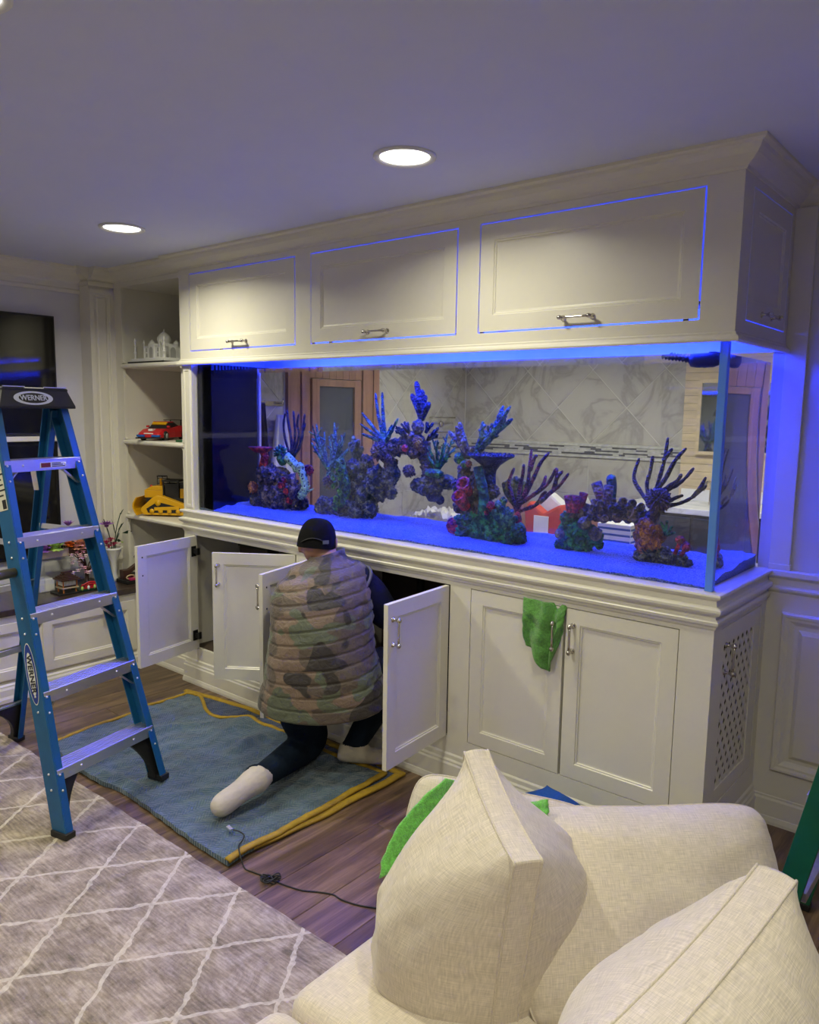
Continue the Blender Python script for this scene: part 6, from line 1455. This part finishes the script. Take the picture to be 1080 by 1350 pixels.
# ------------------------------------------------------------------ things in the bathroom
def hang(name, label, y0_, y1_, z0_, z1_, mat, dep=.05, cat='towel', seed=0):
    def fn(u, v):
        y_ = y0_+(y1_-y0_)*u; w2 = 1-.45*(1-v)**.6*0; yc = (y0_+y1_)/2; y_ = yc+(y_-yc)*(.35+.65*min(1, (1-v)*0+v*1.6))
        return Vector((BX+.02+dep*(.4+.6*math.sin(u*PI))*(.5+.5*v)+.012*math.sin(u*16+seed), y_, z1_-(z1_-z0_)*v))
    o_ = MB().grid(fn, 26, 20).build(name, mat); s_ = o_.modifiers.new('solid', 'SOLIDIFY'); s_.thickness = .008; tag(o_, label, cat); return o_
hang('bath_robe', 'dark navy robe hanging by the tank edge in the bathroom', .92, 1.07, .80, 1.64, mt('navy_robe', (.02, .025, .06), .9), .07, 'robe')
hang('hanging_towel', 'white towel hanging next to the dark robe', 1.05, 1.26, .95, 1.57, mt('white_terry', (.70, .69, .66), .9, bump=.4, bs=150), .08)
hk = MB(); hk.box((BX-.008, .98, 1.63), (BX+.012, 1.20, 1.66)); 
for y_ in (1.015, 1.16): hk.tube([(BX+.01, y_, 1.645), (BX+.05, y_, 1.645), (BX+.055, y_, 1.665)], .007, 6)
tag(hk.build('hook_rail', M['chrome']), 'chrome hook rail carrying robe and towel', 'hook')
tr_ = MB(); tr_.lathe([(0, 0), (.028, 0), (.022, .012), (0, .014)], 14, basis((BX+.002, 2.95, 1.50), (0, 1, 0), (1, 0, 0)), cap=False); tr_.tube([(BX+.01, 2.78, 1.555), (BX+.05, 2.80, 1.555), (BX+.05, 3.08, 1.555), (BX+.01, 3.10, 1.555)], .007, 6); tr_.tube([(BX+.01, 2.78, 1.43), (BX+.05, 2.80, 1.43), (BX+.05, 3.08, 1.43), (BX+.01, 3.10, 1.43)], .007, 6)
tag(tr_.build('towel_bar', M['chrome']), 'chrome double towel bar on the marble tile', 'towel bar')
M['redcloth'] = mt('red_cotton', (.52, .05, .035), .85); M['whitecloth'] = mt('white_cotton', (.72, .70, .66), .85)
gb = thing('red_cushion', 'red cushion with a pale square on the bathroom bench', 'cushion', (-2.03, 2.58, .7005))
q = MB(); q.prism([(-2.17, 2.53, .7008), (-1.89, 2.53, .7008), (-1.87, 2.53, .90), (-1.90, 2.53, .955), (-2.03, 2.53, .88), (-2.15, 2.53, .96), (-2.19, 2.53, .90)], (0, .10, 0)); q.build('red_cover', M['redcloth'], gb, .02); box('pale_square', (-2.10, 2.522, .715), (-1.98, 2.531, .86), M['whitecloth'], gb, .002)
q = MB(); q.prism([(-2.12, 2.66, .7008), (-1.78, 2.66, .7008), (-1.76, 2.66, .95), (-1.80, 2.66, 1.03), (-1.92, 2.66, .92), (-2.06, 2.66, 1.02), (-2.14, 2.66, .95)], (0, .10, 0)); tag(q.build('white_cushion', M['whitecloth'], None, .02), 'white cushion behind the red one on the bathroom bench', 'cushion')
sn = thing('striped_towel', 'folded blue and white striped towel before the vanity', 'towel', (-1.34, 2.35, .7225))
stool = thing('bathroom_stool', 'small white stool carrying the striped towel', 'stool', (-1.27, 2.35, 0))
box('seat', (-1.48, 2.22, .69), (-1.20, 2.48, .722), M['white'], stool, .006)
for a in (-1.45, -1.23):
    for b_ in (2.25, 2.45): box('leg', (a-.016, b_-.016, 0), (a+.016, b_+.016, .6898), M['white'], stool)
stripe = [M['whitecloth'], mt('blue_stripe', (.03, .08, .30), .85)]
q = MB()
for i in range(9): q.box((-1.455, 2.24, .7225+i*.020), (-1.225, 2.46, .7423+i*.020), i % 2)
q.build('stack', stripe, sn, .003)
q = MB(); pr_ = random.Random(8)
def crumple(u, v): return Vector((-3.22+.50*u, 2.45+.30*v+.05*noise.noise(Vector((u*7, v*7, 1))), .735+.11*math.sin(PI*u)*(.6+.5*noise.noise(Vector((u*6, v*6, 3))))+.06*noise.noise(Vector((u*15, v*12, 5)))))
o_ = MB().grid(crumple, 30, 18, sm=False).build('crumpled_paper', M['whitecloth']); s_ = o_.modifiers.new('solid', 'SOLIDIFY'); s_.thickness = .004; tag(o_, 'crumpled white paper lying on the bathroom hamper', 'paper')
hp = thing('laundry_hamper', 'grey hamper under the crumpled paper in the bathroom', 'hamper', (-2.96, 2.6, 0)); box('body', (-3.20, 2.45, 0), (-2.72, 2.75, .64), mt('slate_fabric', (.16, .18, .24), .9, bump=.3), hp, .02); box('rim', (-3.21, 2.44, .6402), (-2.71, 2.76, .672), M['white'], hp, .006)
